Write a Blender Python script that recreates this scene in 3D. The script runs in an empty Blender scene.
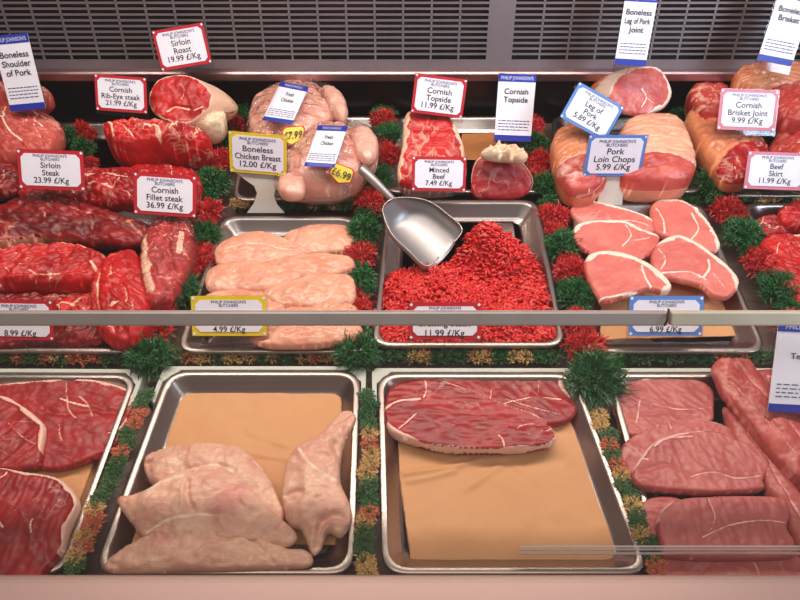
import bpy, bmesh, math, random
import numpy as np
from mathutils import Vector, Matrix, noise
from mathutils.bvhtree import BVHTree
random.seed(7); np.random.seed(7)
SC = bpy.context.scene
COL = SC.collection

# ------------------------------------------------------------------ camera
HC, FPX, TH = 0.80, 700.0, math.radians(47.2)
CF = Vector((0, math.cos(TH), -math.sin(TH))); CU = Vector((0, math.sin(TH), math.cos(TH)))
CO = Vector((0, 0, HC))
cam = bpy.data.cameras.new('camera'); camo = bpy.data.objects.new('camera', cam); COL.objects.link(camo)
camo.location = CO; camo.rotation_euler = (math.pi/2 - TH, 0, 0)
cam.sensor_width = 36; cam.lens = FPX/800*36; cam.clip_start = 0.02
SC.camera = camo

def ray(px, py):
    return CF + Vector((1, 0, 0))*((px-400)/FPX) + CU*((300-py)/FPX)
def at(px, py, z=0.0):
    d = ray(px, py); t = (z-HC)/d.z
    return CO + d*t
def at_plane(px, py, o, n):
    d = ray(px, py); t = (o-CO).dot(n)/d.dot(n)
    return CO + d*t
def proj(P):                       # P: (N,3) array
    R = P - np.array(CO); z = R @ np.array(CF)
    return 400 + FPX*R[:, 0]/z, 300 - FPX*(R @ np.array(CU))/z

# ------------------------------------------------------------------ materials
def lin(c):
    return tuple(((v/255)/12.92 if v/255 <= .04045 else ((v/255+.055)/1.055)**2.4) for v in c) + (1,)
def newmat(name):
    m = bpy.data.materials.new(name); m.use_nodes = True
    nt = m.node_tree; b = nt.nodes['Principled BSDF']
    return m, nt, b
def N(nt, t, **kw):
    n = nt.nodes.new(t)
    for k, v in kw.items():
        if k in n.inputs: n.inputs[k].default_value = v
        else: setattr(n, k, v)
    return n
def simple(name, c, rough=.5, metal=0, c2=None, scale=30, bump=0, bscale=200, coat=0, spec=.5):
    m, nt, b = newmat(name); L = nt.links
    b.inputs['Base Color'].default_value = lin(c); b.inputs['Roughness'].default_value = rough
    b.inputs['Metallic'].default_value = metal; b.inputs['Coat Weight'].default_value = coat
    b.inputs['Specular IOR Level'].default_value = spec
    tc = N(nt, 'ShaderNodeTexCoord')
    n = N(nt, 'ShaderNodeTexNoise', Scale=scale, Detail=3.0); L.new(tc.outputs['Object'], n.inputs['Vector'])
    mx = N(nt, 'ShaderNodeMix', data_type='RGBA')
    mx.inputs[6].default_value = lin(c); mx.inputs[7].default_value = lin(c2 or tuple(int(v*.9) for v in c))
    L.new(n.outputs['Fac'], mx.inputs[0]); L.new(mx.outputs[2], b.inputs['Base Color'])
    if bump:
        n2 = N(nt, 'ShaderNodeTexNoise', Scale=bscale, Detail=3.0); L.new(tc.outputs['Object'], n2.inputs['Vector'])
        bp = N(nt, 'ShaderNodeBump', Strength=bump, Distance=.002); L.new(n2.outputs['Fac'], bp.inputs['Height']); L.new(bp.outputs[0], b.inputs['Normal'])
    return m
def meat(name, base, dark, fat, scale=22, vein=.5, vscale=28, rough=.4, bump=.35, stretch=(1, 1, 1), coat=0., spot=None, veinw=.035, sss=0.0, fine=0):
    """meat or skin: two tones, thin wandering veins, and the 'fat' attribute drawn on each cut"""
    m, nt, b = newmat(name); L = nt.links
    tc = N(nt, 'ShaderNodeTexCoord'); oi = N(nt, 'ShaderNodeObjectInfo')
    sc = N(nt, 'ShaderNodeVectorMath', operation='SCALE'); sc.inputs[0].default_value = (7, 3, 5); L.new(oi.outputs['Random'], sc.inputs['Scale'])
    ad = N(nt, 'ShaderNodeVectorMath', operation='ADD'); L.new(tc.outputs['Object'], ad.inputs[0]); L.new(sc.outputs[0], ad.inputs[1])
    mp = N(nt, 'ShaderNodeMapping'); mp.inputs['Scale'].default_value = stretch; L.new(ad.outputs[0], mp.inputs[0])
    V = mp.outputs[0]
    n1 = N(nt, 'ShaderNodeTexNoise', Scale=scale, Detail=4.0, Roughness=.6); L.new(V, n1.inputs['Vector'])
    r1 = N(nt, 'ShaderNodeMapRange'); r1.inputs[1].default_value = .35; r1.inputs[2].default_value = .65; L.new(n1.outputs['Fac'], r1.inputs[0])
    m1 = N(nt, 'ShaderNodeMix', data_type='RGBA'); m1.inputs[6].default_value = lin(base); m1.inputs[7].default_value = lin(dark); L.new(r1.outputs[0], m1.inputs[0])
    # veins
    n2 = N(nt, 'ShaderNodeTexNoise', Scale=vscale, Detail=3.0, Distortion=.6); L.new(V, n2.inputs['Vector'])
    s = N(nt, 'ShaderNodeMath', operation='SUBTRACT'); s.inputs[1].default_value = .5; L.new(n2.outputs['Fac'], s.inputs[0])
    a = N(nt, 'ShaderNodeMath', operation='ABSOLUTE'); L.new(s.outputs[0], a.inputs[0])
    r2 = N(nt, 'ShaderNodeMapRange'); r2.inputs[1].default_value = 0; r2.inputs[2].default_value = veinw; r2.inputs[3].default_value = vein; r2.inputs[4].default_value = 0; L.new(a.outputs[0], r2.inputs[0])
    n3 = N(nt, 'ShaderNodeTexNoise', Scale=vscale*.45, Detail=1.0); L.new(V, n3.inputs['Vector'])
    r3 = N(nt, 'ShaderNodeMapRange'); r3.inputs[1].default_value = .48; r3.inputs[2].default_value = .62; L.new(n3.outputs['Fac'], r3.inputs[0])
    mv = N(nt, 'ShaderNodeMath', operation='MULTIPLY'); L.new(r2.outputs[0], mv.inputs[0]); L.new(r3.outputs[0], mv.inputs[1])
    at_ = N(nt, 'ShaderNodeAttribute', attribute_name='fat')
    n4 = N(nt, 'ShaderNodeTexNoise', Scale=160.0, Detail=3.0); L.new(V, n4.inputs['Vector'])
    j = N(nt, 'ShaderNodeMath', operation='MULTIPLY_ADD'); j.inputs[1].default_value = .7; j.inputs[2].default_value = -.35; L.new(n4.outputs['Fac'], j.inputs[0])
    j2 = N(nt, 'ShaderNodeMath', operation='ADD'); L.new(j.outputs[0], j2.inputs[0]); L.new(at_.outputs['Fac'], j2.inputs[1])
    r4 = N(nt, 'ShaderNodeMapRange'); r4.inputs[1].default_value = .35; r4.inputs[2].default_value = .65; L.new(j2.outputs[0], r4.inputs[0])
    mm = N(nt, 'ShaderNodeMath', operation='MAXIMUM'); L.new(mv.outputs[0], mm.inputs[0]); L.new(r4.outputs[0], mm.inputs[1])
    m2 = N(nt, 'ShaderNodeMix', data_type='RGBA'); L.new(mm.outputs[0], m2.inputs[0]); L.new(m1.outputs[2], m2.inputs[6]); m2.inputs[7].default_value = lin(fat)
    out = m2.outputs[2]
    if spot:
        n5 = N(nt, 'ShaderNodeTexNoise', Scale=14.0, Detail=2.0); L.new(V, n5.inputs['Vector'])
        r5 = N(nt, 'ShaderNodeMapRange'); r5.inputs[1].default_value = .56; r5.inputs[2].default_value = .72; r5.inputs[4].default_value = .75; L.new(n5.outputs['Fac'], r5.inputs[0])
        m3 = N(nt, 'ShaderNodeMix', data_type='RGBA'); L.new(r5.outputs[0], m3.inputs[0]); L.new(out, m3.inputs[6]); m3.inputs[7].default_value = lin(spot); out = m3.outputs[2]
    L.new(out, b.inputs['Base Color'])
    b.inputs['Roughness'].default_value = rough; b.inputs['Coat Weight'].default_value = coat; b.inputs['Coat Roughness'].default_value = .15
    if sss:
        b.inputs['Subsurface Weight'].default_value = sss; b.inputs['Subsurface Radius'].default_value = (.01, .004, .003); b.inputs['Subsurface Scale'].default_value = 1
    n6 = N(nt, 'ShaderNodeTexNoise', Scale=90.0, Detail=5.0); L.new(V, n6.inputs['Vector'])
    bp = N(nt, 'ShaderNodeBump', Strength=bump, Distance=.004); L.new(n6.outputs['Fac'], bp.inputs['Height'])
    nrm = bp.outputs[0]
    if fine:
        vo = N(nt, 'ShaderNodeTexVoronoi', Scale=420.0); L.new(V, vo.inputs['Vector'])
        bp2 = N(nt, 'ShaderNodeBump', Strength=fine, Distance=.001); L.new(vo.outputs['Distance'], bp2.inputs['Height']); L.new(nrm, bp2.inputs['Normal']); nrm = bp2.outputs[0]
    L.new(nrm, b.inputs['Normal'])
    return m
def clear(name, tint=(255, 255, 255), refl=1.0, rough=.03, haze=0.0, bump=0, ior=1.45):
    m, nt, b = newmat(name); L = nt.links
    nt.nodes.remove(b)
    out = nt.nodes['Material Output']
    tr = N(nt, 'ShaderNodeBsdfTransparent'); tr.inputs[0].default_value = lin(tint)
    gl = N(nt, 'ShaderNodeBsdfGlossy'); gl.inputs['Roughness'].default_value = rough
    fr = N(nt, 'ShaderNodeFresnel'); fr.inputs[0].default_value = ior
    mu = N(nt, 'ShaderNodeMath', operation='MULTIPLY'); mu.inputs[1].default_value = refl; L.new(fr.outputs[0], mu.inputs[0])
    ge = N(nt, 'ShaderNodeNewGeometry'); iv = N(nt, 'ShaderNodeMath', operation='SUBTRACT'); iv.inputs[0].default_value = 1.0; L.new(ge.outputs['Backfacing'], iv.inputs[1])
    m0 = N(nt, 'ShaderNodeMath', operation='MULTIPLY'); L.new(mu.outputs[0], m0.inputs[0]); L.new(iv.outputs[0], m0.inputs[1]); mu = m0
    mx = N(nt, 'ShaderNodeMixShader'); L.new(mu.outputs[0], mx.inputs[0]); L.new(tr.outputs[0], mx.inputs[1]); L.new(gl.outputs[0], mx.inputs[2])
    last = mx.outputs[0]
    if haze:
        df = N(nt, 'ShaderNodeBsdfDiffuse'); df.inputs[0].default_value = lin((225, 215, 215))
        m2 = N(nt, 'ShaderNodeMixShader'); m2.inputs[0].default_value = haze; L.new(last, m2.inputs[1]); L.new(df.outputs[0], m2.inputs[2]); last = m2.outputs[0]
    if bump:
        tc = N(nt, 'ShaderNodeTexCoord'); n = N(nt, 'ShaderNodeTexNoise', Scale=60.0, Detail=2.0, Distortion=1.5); L.new(tc.outputs['Object'], n.inputs['Vector'])
        bp = N(nt, 'ShaderNodeBump', Strength=bump, Distance=.01); L.new(n.outputs['Fac'], bp.inputs['Height']); L.new(bp.outputs[0], gl.inputs['Normal']); L.new(bp.outputs[0], fr.inputs['Normal'])
    L.new(last, out.inputs[0])
    return m
def brushed(name, c, rough=.3, stretch=(2, 200, 200), amt=.12):
    m, nt, b = newmat(name); L = nt.links
    tc = N(nt, 'ShaderNodeTexCoord'); mp = N(nt, 'ShaderNodeMapping'); mp.inputs['Scale'].default_value = stretch; L.new(tc.outputs['Object'], mp.inputs[0])
    n = N(nt, 'ShaderNodeTexNoise', Scale=2.0, Detail=3.0); L.new(mp.outputs[0], n.inputs['Vector'])
    r = N(nt, 'ShaderNodeMapRange'); r.inputs[3].default_value = rough-amt/2; r.inputs[4].default_value = rough+amt/2; L.new(n.outputs['Fac'], r.inputs[0]); L.new(r.outputs[0], b.inputs['Roughness'])
    mx = N(nt, 'ShaderNodeMix', data_type='RGBA'); mx.inputs[6].default_value = lin(c); mx.inputs[7].default_value = lin(tuple(int(v*.86) for v in c)); L.new(n.outputs['Fac'], mx.inputs[0]); L.new(mx.outputs[2], b.inputs['Base Color'])
    b.inputs['Metallic'].default_value = 1
    return m

M = {}
M['beef'] = meat('beef_meat', (186, 26, 26), (134, 12, 14), (238, 190, 164), scale=26, vein=.55, vscale=24, veinw=.03)
M['beef_bright'] = meat('bright_beef_meat', (208, 30, 26), (160, 16, 16), (240, 190, 160), scale=22, vein=.45, vscale=22, veinw=.025, stretch=(1, .5, 1))
M['beef_dark'] = meat('dark_beef_meat', (152, 18, 18), (96, 10, 12), (220, 140, 116), scale=18, vein=.6, vscale=16, veinw=.05, stretch=(.6, 1.6, 1))
M['beef_steak'] = meat('steak_meat', (168, 26, 28), (130, 15, 18), (238, 190, 172), scale=24, vein=.35, vscale=20, veinw=.018, bump=.2)
M['beef_fat'] = meat('beef_fat', (232, 190, 162), (214, 150, 128), (232, 196, 170), scale=40, vein=.0, bump=.4)
M['beef_mixed'] = meat('marbled_beef', (190, 40, 36), (150, 20, 20), (232, 180, 152), scale=20, vein=.95, vscale=13, veinw=.09, bump=.6)
M['pork'] = meat('pork_meat', (220, 122, 108), (204, 98, 88), (248, 212, 192), scale=20, vein=.25, vscale=16, veinw=.02, bump=.15)
M['pork_steak'] = meat('pork_steak_meat', (188, 98, 90), (164, 70, 68), (226, 176, 168), scale=16, vein=.4, vscale=14, veinw=.03, bump=.25)
M['pork_red'] = meat('pork_joint_meat', (206, 92, 78), (176, 60, 52), (246, 214, 196), scale=18, vein=.5, vscale=16, veinw=.05, bump=.3)
M['tender'] = meat('tenderloin_meat', (190, 84, 76), (156, 52, 50), (218, 150, 138), scale=18, vein=.6, vscale=18, veinw=.06, bump=.4, stretch=(1.6, .5, 1))
M['rind'] = meat('pork_rind', (232, 168, 134), (220, 144, 112), (242, 196, 170), scale=14, vein=.25, vscale=20, veinw=.03, bump=.3, coat=.2)
M['rind_orange'] = meat('orange_pork_rind', (222, 142, 96), (206, 116, 78), (236, 180, 140), scale=14, vein=.3, vscale=20, veinw=.03, bump=.3, coat=.3)
M['rind_red'] = meat('red_joint_skin', (188, 66, 54), (160, 40, 36), (238, 186, 156), scale=16, vein=.6, vscale=18, veinw=.06, bump=.4)
M['joint_fat'] = meat('joint_fat', (236, 204, 168), (222, 176, 138), (242, 214, 184), scale=18, vein=0, bump=.5)
M['breast'] = meat('chicken_breast_meat', (228, 168, 138), (214, 138, 110), (240, 204, 178), scale=20, vein=.35, vscale=22, veinw=.03, rough=.32, bump=.16)
M['skin'] = meat('chicken_skin', (232, 186, 160), (216, 156, 134), (236, 206, 182), scale=16, vein=.2, vscale=14, veinw=.03, rough=.34, bump=.3, spot=(208, 132, 122), fine=.35)
M['bird'] = meat('whole_chicken_skin', (226, 170, 148), (208, 136, 118), (240, 204, 176), scale=14, vein=.25, vscale=12, veinw=.04, rough=.3, bump=.25, coat=.4, spot=(204, 112, 104), fine=.2)
M['mince'] = simple('mince_meat', (222, 34, 28), .36, c2=(186, 16, 16), scale=60, coat=.1)
M['mince_fat'] = simple('mince_fat', (226, 96, 80), .35, c2=(214, 60, 52), scale=60)
M['paper'] = simple('peach_paper', (212, 158, 108), .6, c2=(200, 138, 88), scale=9, bump=.25, bscale=25)
M['paper_dark'] = simple('orange_paper', (214, 140, 82), .6, c2=(200, 124, 70), scale=9, bump=.25, bscale=25)
M['steel'] = brushed('brushed_tray_steel', (186, 172, 166), .3)
M['rim'] = brushed('polished_rim_steel', (186, 170, 162), .36)
M['scoop'] = simple('scoop_steel', (176, 168, 166), .42, .8, bump=.03)
M['grille'] = simple('grille_steel', (140, 126, 128), .5, .55, bump=.03)
M['lip'] = brushed('lip_steel', (190, 160, 160), .35, (2, 60, 200))
M['rail'] = simple('satin_aluminium', (188, 178, 170), .42, .55, bump=.03)
M['rail_cream'] = simple('cream_aluminium', (214, 204, 178), .42, .4, bump=.03)
M['black'] = simple('black_rubber', (14, 12, 12), .6)
M['dark'] = simple('dark_recess', (12, 9, 10), .5)
M['darksteel'] = brushed('dark_back_steel', (70, 62, 66), .3, (2, 40, 200))
M['deck'] = simple('deck_steel', (112, 88, 80), .45, .3)
M['white'] = simple('white_plastic', (224, 218, 204), .4)
M['frame'] = simple('off_white_frame_plastic', (206, 208, 196), .4)
M['sill'] = simple('pinkish_sill_metal', (196, 160, 150), .4, .35, c2=(180, 146, 138), scale=4)
M['red'] = simple('tag_red', (196, 30, 44), .45)
M['blue'] = simple('tag_blue', (38, 52, 160), .45)
M['lightblue'] = simple('tag_light_blue', (92, 136, 206), .45)
M['yellow'] = simple('tag_yellow', (236, 202, 40), .45)
M['pinktag'] = simple('tag_pink', (214, 120, 136), .45)
M['label'] = simple('label_card', (238, 232, 240), .5, c2=(232, 226, 234))
M['ink'] = simple('ink', (34, 32, 40), .6)
M['bluink'] = simple('blue_grey_ink', (70, 76, 120), .6)
M['whiteink'] = simple('white_ink', (206, 210, 236), .6)
M['green'] = simple('green_plastic_parsley', (36, 110, 44), .45, c2=(14, 66, 24), scale=60)
M['redleaf'] = simple('red_plastic_leaf', (216, 38, 34), .4, c2=(168, 18, 18), scale=60)
M['orange'] = simple('orange_plastic_leaf', (214, 128, 84), .5, c2=(190, 88, 60), scale=60)
M['mutegreen'] = simple('olive_plastic_leaf', (80, 122, 66), .5, c2=(50, 84, 44), scale=60)
M['straw'] = simple('straw_plastic_leaf', (222, 186, 120), .45, c2=(190, 140, 80), scale=60)
M['stem'] = simple('garnish_base_plastic', (30, 60, 26), .5)
M['clearp'] = clear('clear_perspex', (246, 240, 240), 1.6, .05)
M['bag'] = clear('clear_poultry_bag', (252, 248, 246), 1.5, .1, bump=.7)
M['glass'] = clear('front_glass', (250, 250, 248), 1.0, .01, haze=.012)
M['edge'] = clear('reflection_line_haze', (244, 240, 236), 1.0, .05, haze=.45)  # pale hazy colour for the reflection lines at the glass foot
M['glass2'] = clear('upper_glass', (250, 252, 252), 1.0, .01, haze=.006)
M['string'] = simple('butchers_string', (232, 196, 168), .6)

# ------------------------------------------------------------------ object helpers
def mesh(name, V, F, mat, parent=None, smooth=True, attr=None, origin=None):
    V = np.asarray(V, float)
    if parent is not None: org = np.array(parent['_o'])
    else: org = np.array(origin) if origin is not None else np.array([(V[:, 0].min()+V[:, 0].max())/2, (V[:, 1].min()+V[:, 1].max())/2, V[:, 2].min()])
    me = bpy.data.meshes.new(name)
    me.from_pydata((V-org).tolist(), [], F if isinstance(F, list) else F.tolist())
    if attr is not None:
        a = me.attributes.new('fat', 'FLOAT', 'POINT'); a.data.foreach_set('value', np.asarray(attr, np.float32))
    me.update()
    if smooth: me.polygons.foreach_set('use_smooth', [True]*len(me.polygons))
    o = bpy.data.objects.new(name, me); COL.objects.link(o)
    me.materials.append(mat)
    if parent is None: o.location = org.tolist(); o['_o'] = org.tolist()
    else: o.parent = parent; o['_o'] = org.tolist()
    return o
def empty(name, loc):
    o = bpy.data.objects.new(name, None); COL.objects.link(o); o.empty_display_size = .02
    o.location = loc; o['_o'] = list(loc); return o
def tag(o, label, cat, group=None, kind=None):
    o['label'] = label; o['category'] = cat
    if group: o['group'] = group
    if kind: o['kind'] = kind
    return o
class MB:
    def __init__(s): s.V = []; s.F = []
    def add(s, V, F):
        b = len(s.V); s.V += [tuple(v) for v in V]; s.F += [tuple(b+i for i in f) for f in F]
    def box(s, c, d, R=None):
        c = Vector(c); vs = []
        for z in (-1, 1):
            for y in (-1, 1):
                for x in (-1, 1):
                    p = Vector((x*d[0]/2, y*d[1]/2, z*d[2]/2))
                    if R: p = R @ p
                    vs.append(c+p)
        s.add(vs, [(0, 2, 3, 1), (4, 5, 7, 6), (0, 1, 5, 4), (2, 6, 7, 3), (0, 4, 6, 2), (1, 3, 7, 5)])
    def tube(s, P, r, n=6, cap=True):
        P = [Vector(p) for p in P]; k = len(P); rs = r if isinstance(r, (list, tuple)) else [r]*k
        rows = []
        for i, p in enumerate(P):
            t = (P[min(i+1, k-1)]-P[max(i-1, 0)]).normalized()
            a = t.cross(Vector((0, 0, 1)));
            if a.length < .05: a = t.cross(Vector((1, 0, 0)))
            a.normalize(); b = t.cross(a)
            rows.append([p+(a*math.cos(2*math.pi*j/n)+b*math.sin(2*math.pi*j/n))*rs[i] for j in range(n)])
        F = [(i*n+j, i*n+(j+1) % n, (i+1)*n+(j+1) % n, (i+1)*n+j) for i in range(k-1) for j in range(n)]
        if cap: F += [tuple(range(n))[::-1], tuple((k-1)*n+j for j in range(n))]
        s.add([v for r_ in rows for v in r_], F)
    def build(s, name, mat, parent=None, smooth=False, origin=None):
        return mesh(name, s.V, s.F, mat, parent, smooth, origin=origin)

def crom(P, closed=True, k=10):
    P = np.asarray(P, float); n = len(P); out = []
    rng = range(n) if closed else range(n-1)
    for i in rng:
        if closed: a, b, c, d = P[(i-1) % n], P[i], P[(i+1) % n], P[(i+2) % n]
        else: a, b, c, d = P[max(i-1, 0)], P[i], P[i+1], P[min(i+2, n-1)]
        for j in range(k):
            t = j/k
            out.append(.5*((2*b)+(-a+c)*t+(2*a-5*b+4*c-d)*t*t+(-a+3*b-3*c+d)*t**3))
    if not closed: out.append(P[-1])
    return np.array(out)
def inside(Q, poly):
    x, y = Q[:, 0], Q[:, 1]; r = np.zeros(len(Q), bool); n = len(poly)
    for i in range(n):
        x0, y0 = poly[i]; x1, y1 = poly[(i+1) % n]
        if y0 == y1: continue
        c = ((y0 > y) != (y1 > y)) & (x < (x1-x0)*(y-y0)/(y1-y0)+x0)
        r ^= c
    return r
def segdist(Q, P):                 # distance of Q to open polyline P
    d = np.full(len(Q), 1e9)
    for i in range(len(P)-1):
        a, b = P[i], P[i+1]; ab = b-a; L = ab@ab+1e-12
        t = np.clip(((Q-a)@ab)/L, 0, 1); d = np.minimum(d, np.linalg.norm(Q-(a+t[:, None]*ab), axis=1))
    return d
sst = lambda x: np.clip(x, 0, 1)**2*(3-2*np.clip(x, 0, 1))

def basis(tilt, yaw):
    t, y = math.radians(tilt), math.radians(yaw)
    Rz = Matrix.Rotation(y, 3, 'Z')
    return Rz @ Vector((1, 0, 0)), Rz @ Vector((0, math.cos(t), math.sin(t))), Rz @ Vector((0, -math.sin(t), math.cos(t)))

def streaks(ol, n, ang=None, w=(.0010, .0021), f=(.5, .95), L=(8, 26), dep=(-.0012, .0006), seed=None):
    ol = np.array(ol, float); rr = random.Random(seed if seed is not None else int(ol.sum()*7)); lo, hi = ol.min(0), ol.max(0); out = []; tries = 0
    while len(out) < n and tries < 400:
        tries += 1
        p = np.array([rr.uniform(lo[0], hi[0]), rr.uniform(lo[1], hi[1])])
        if not inside(p[None], ol)[0]: continue
        a = math.radians(ang+rr.uniform(-28, 28)) if ang is not None else rr.uniform(0, 2*math.pi)
        P = [p]; l = rr.uniform(*L); k = rr.uniform(-.5, .5)
        for _ in range(3): a += k+rr.uniform(-.35, .35); P.append(P[-1]+np.array([math.cos(a), math.sin(a)])*l/3)
        out.append((P, rr.uniform(*w), rr.uniform(*dep), rr.uniform(*f)))
    return out
def adopt(part, parent, name):
    off = Vector(part.location)-Vector(parent.location); part.parent = parent; part.location = off; part.name = name
    for k in ('label', 'category', 'group'):
        if k in part: del part[k]
def lump(name, ol, z, H, mat, B=.006, r=None, tilt=0, yaw=0, rB=None, seams=(), rim=(), rimpart='fat_rim', rimlabel=None, patches=(),
         front=None, backmat=None, shear=(0, 0, 0), nz=(.0012, 60), floor=None, res=None, fit=True, power=1.0, smooth_ol=True, double=False, xsub=1.0, rimup=.0012, auto=0, ang=None, grooves=0, rg=0.0):
    """A solid piece whose outline is OL. z: height of the outline's plane at its middle; H / B: swell above / below that plane."""
    ol = np.array(ol, float)
    if auto: seams = list(seams)+streaks(ol, auto, ang)
    if grooves: seams = list(seams)+streaks(ol, grooves, ang, w=(.002, .0045), f=(0, 0), L=(14, 40), dep=(-.006, -.002), seed=int(ol.sum()*3)+5)
    olp = crom(ol) if smooth_ol else np.concatenate([np.linspace(ol[i], ol[(i+1) % len(ol)], 10, endpoint=False) for i in range(len(ol))])
    c = (olp.min(0)+olp.max(0))/2
    U, Vv, Nn = basis(tilt, yaw)
    O = at(c[0], c[1], z)
    def to_uv(P):
        out = []
        for p in P:
            q = at_plane(p[0], p[1], O, Nn)-O; out.append((q.dot(U), q.dot(Vv)))
        return np.array(out)
    pl = to_uv(olp); lo, hi = pl.min(0), pl.max(0); span = hi-lo
    ext = (olp.max(0)-olp.min(0)).max()
    n = int(res or np.clip(ext*.95, 26, 125)); h = span.max()/n
    nx, ny = int(span[0]/h)+3, int(span[1]/h)+3
    gx = lo[0]-h+np.arange(nx)*h; gy = lo[1]-h+np.arange(ny)*h
    X, Y = np.meshgrid(gx, gy)                       # (ny,nx)
    cx = (X[:-1, :-1]+X[1:, 1:])/2; cy = (Y[:-1, :-1]+Y[1:, 1:])/2
    cin = inside(np.stack([cx.ravel(), cy.ravel()], 1), pl).reshape(cx.shape)
    used = np.zeros(X.shape, int)
    for a in (0, 1):
        for b in (0, 1): used[a:a+ny-1, b:b+nx-1] += cin
    interior = used == 4; bnd = (used > 0) & (used < 4)
    idx = -np.ones(X.shape, int); sel = used > 0; idx[sel] = np.arange(sel.sum())
    Q = np.stack([X[sel], Y[sel]], 1); isb = bnd[sel]
    D = np.linalg.norm(Q[:, None, :]-pl[None], axis=2); near = D.argmin(1)
    Q[isb] = pl[near[isb]]
    jj, ii = np.nonzero(cin)
    quads = np.stack([idx[jj, ii], idx[jj, ii+1], idx[jj+1, ii+1], idx[jj+1, ii]], 1)
    # relax the inner vertices so the edge cells are not slivers
    nb = [[] for _ in Q]
    E = np.concatenate([quads[:, [0, 1]], quads[:, [1, 2]], quads[:, [2, 3]], quads[:, [3, 0]]])
    for _ in range(4):
        S = np.zeros_like(Q); K = np.zeros(len(Q))
        np.add.at(S, E[:, 0], Q[E[:, 1]]); np.add.at(K, E[:, 0], 1); np.add.at(S, E[:, 1], Q[E[:, 0]]); np.add.at(K, E[:, 1], 1)
        A = S/K[:, None]; Q[~isb] = Q[~isb]*.5+A[~isb]*.5
    D = np.linalg.norm(Q[:, None, :]-pl[None], axis=2); near = D.argmin(1); d = D.min(1); d[isb] = 0
    # swell: solve laplace(u) = -1
    nc_ = min(n, 46); hc = span.max()/nc_; mx_n, my_n = int(span[0]/hc)+3, int(span[1]/hc)+3
    CX, CY = np.meshgrid(lo[0]-hc+np.arange(mx_n)*hc, lo[1]-hc+np.arange(my_n)*hc)
    ins_ = inside(np.stack([CX.ravel(), CY.ravel()], 1), pl).reshape(CX.shape); u = np.zeros(CX.shape)
    for _ in range(int(nc_*nc_*.35)+60):
        u[1:-1, 1:-1] = np.where(ins_[1:-1, 1:-1], .25*(u[:-2, 1:-1]+u[2:, 1:-1]+u[1:-1, :-2]+u[1:-1, 2:])+1, 0)
    su = np.sqrt(u); fx = np.clip((Q[:, 0]-CX[0, 0])/hc, 0, mx_n-1.001); fy = np.clip((Q[:, 1]-CY[0, 0])/hc, 0, my_n-1.001)
    ix, iy = fx.astype(int), fy.astype(int); fx -= ix; fy -= iy
    s = su[iy, ix]*(1-fx)*(1-fy)+su[iy, ix+1]*fx*(1-fy)+su[iy+1, ix]*(1-fx)*fy+su[iy+1, ix+1]*fx*fy
    s /= s.max()+1e-9; s = np.maximum(s, .3*np.sqrt(d/(d.max()+1e-9))); s[isb] = 0
    def prof(rr, pw=1.0):
        if rr is None: return s**pw
        q = np.clip(d/rr, 0, 1); return np.sqrt(np.maximum(0, 1-(1-q)**2))
    top = H*prof(r, power); bot = B*prof(rB if rB is not None else r, power)
    nv = np.array([noise.fractal(Vector((q[0]*nz[1]+c[0], q[1]*nz[1]+c[1], 0)), 1.0, 2.0, 3) for q in Q])
    env = np.minimum(1, d/.006)
    top = top+nv*nz[0]*env
    if rg:
        aa = math.radians(ang if ang is not None else (c[0]*13) % 180); ca_, sa_ = math.cos(aa), math.sin(aa)
        rd_ = np.array([1-2*abs(noise.noise(Vector(((q[0]*ca_+q[1]*sa_)*38+c[0], (-q[0]*sa_+q[1]*ca_)*105, c[1])))) for q in Q])
        rd2 = np.array([noise.noise(Vector((q[0]*150, q[1]*150, c[0]))) for q in Q])
        top = top+((rd_-.55)*rg+rd2*rg*.35)*env

    fat = np.zeros(len(Q)); rimm = np.zeros(len(Q))
    nc = len(ol); t = near/10.0
    for (t0, t1, w) in rim:
        tt = np.where(t < t0-1e-6, t+nc, t) if t1 > nc else t
        ends = np.minimum(tt-t0, t1-tt); k = np.where(ends >= -.3, np.clip((ends+.3)/.8, 0, 1)**.5, 0) if t1-t0 < nc-.01 else np.ones(len(t))
        wob = 1+.35*nv*2
        m_ = sst((w*k*wob-d)/.0025+.5)*(k > 0.02); rimm = np.maximum(rimm, m_)
    top = top+rimm*rimup*np.minimum(1, d/.002)*(1-isb)
    fat = np.maximum(fat, rimm)
    for (P, w, dep, f) in seams:
        sp = to_uv(crom(P, False, 6)); ds = segdist(Q, sp)+nv*w*.3
        k = np.exp(-(ds/w)**2); top = top+k*dep*env
        if f: fat = np.maximum(fat, sst(1.15-ds/w)*f)
    # fit
    tgt = (olp.min(0), olp.max(0)); O2 = np.array(O); sc = np.array([1., 1.]); off = np.array([0., 0.])
    U_, V_, N_ = np.array(U), np.array(Vv), np.array(Nn); sh = np.array(shear)
    def world():
        q = (Q-(lo+hi)/2)*sc+(lo+hi)/2+off
        P = O2+q[:, :1]*U_+q[:, 1:]*V_
        Tp = P+top[:, None]*N_; Bt = P-bot[:, None]*N_+(bot/max(B, 1e-6))[:, None]*sh
        if floor is not None:
            Tp[:, 2] = np.maximum(Tp[:, 2], floor+.0006); Bt[:, 2] = np.maximum(Bt[:, 2], floor)
            if not callable(getattr(front, 'x', None)):
                Tp[:, 2] = np.maximum(Tp[:, 2], np.where(isb, floor, floor+.0006))
        return Tp, Bt
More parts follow.
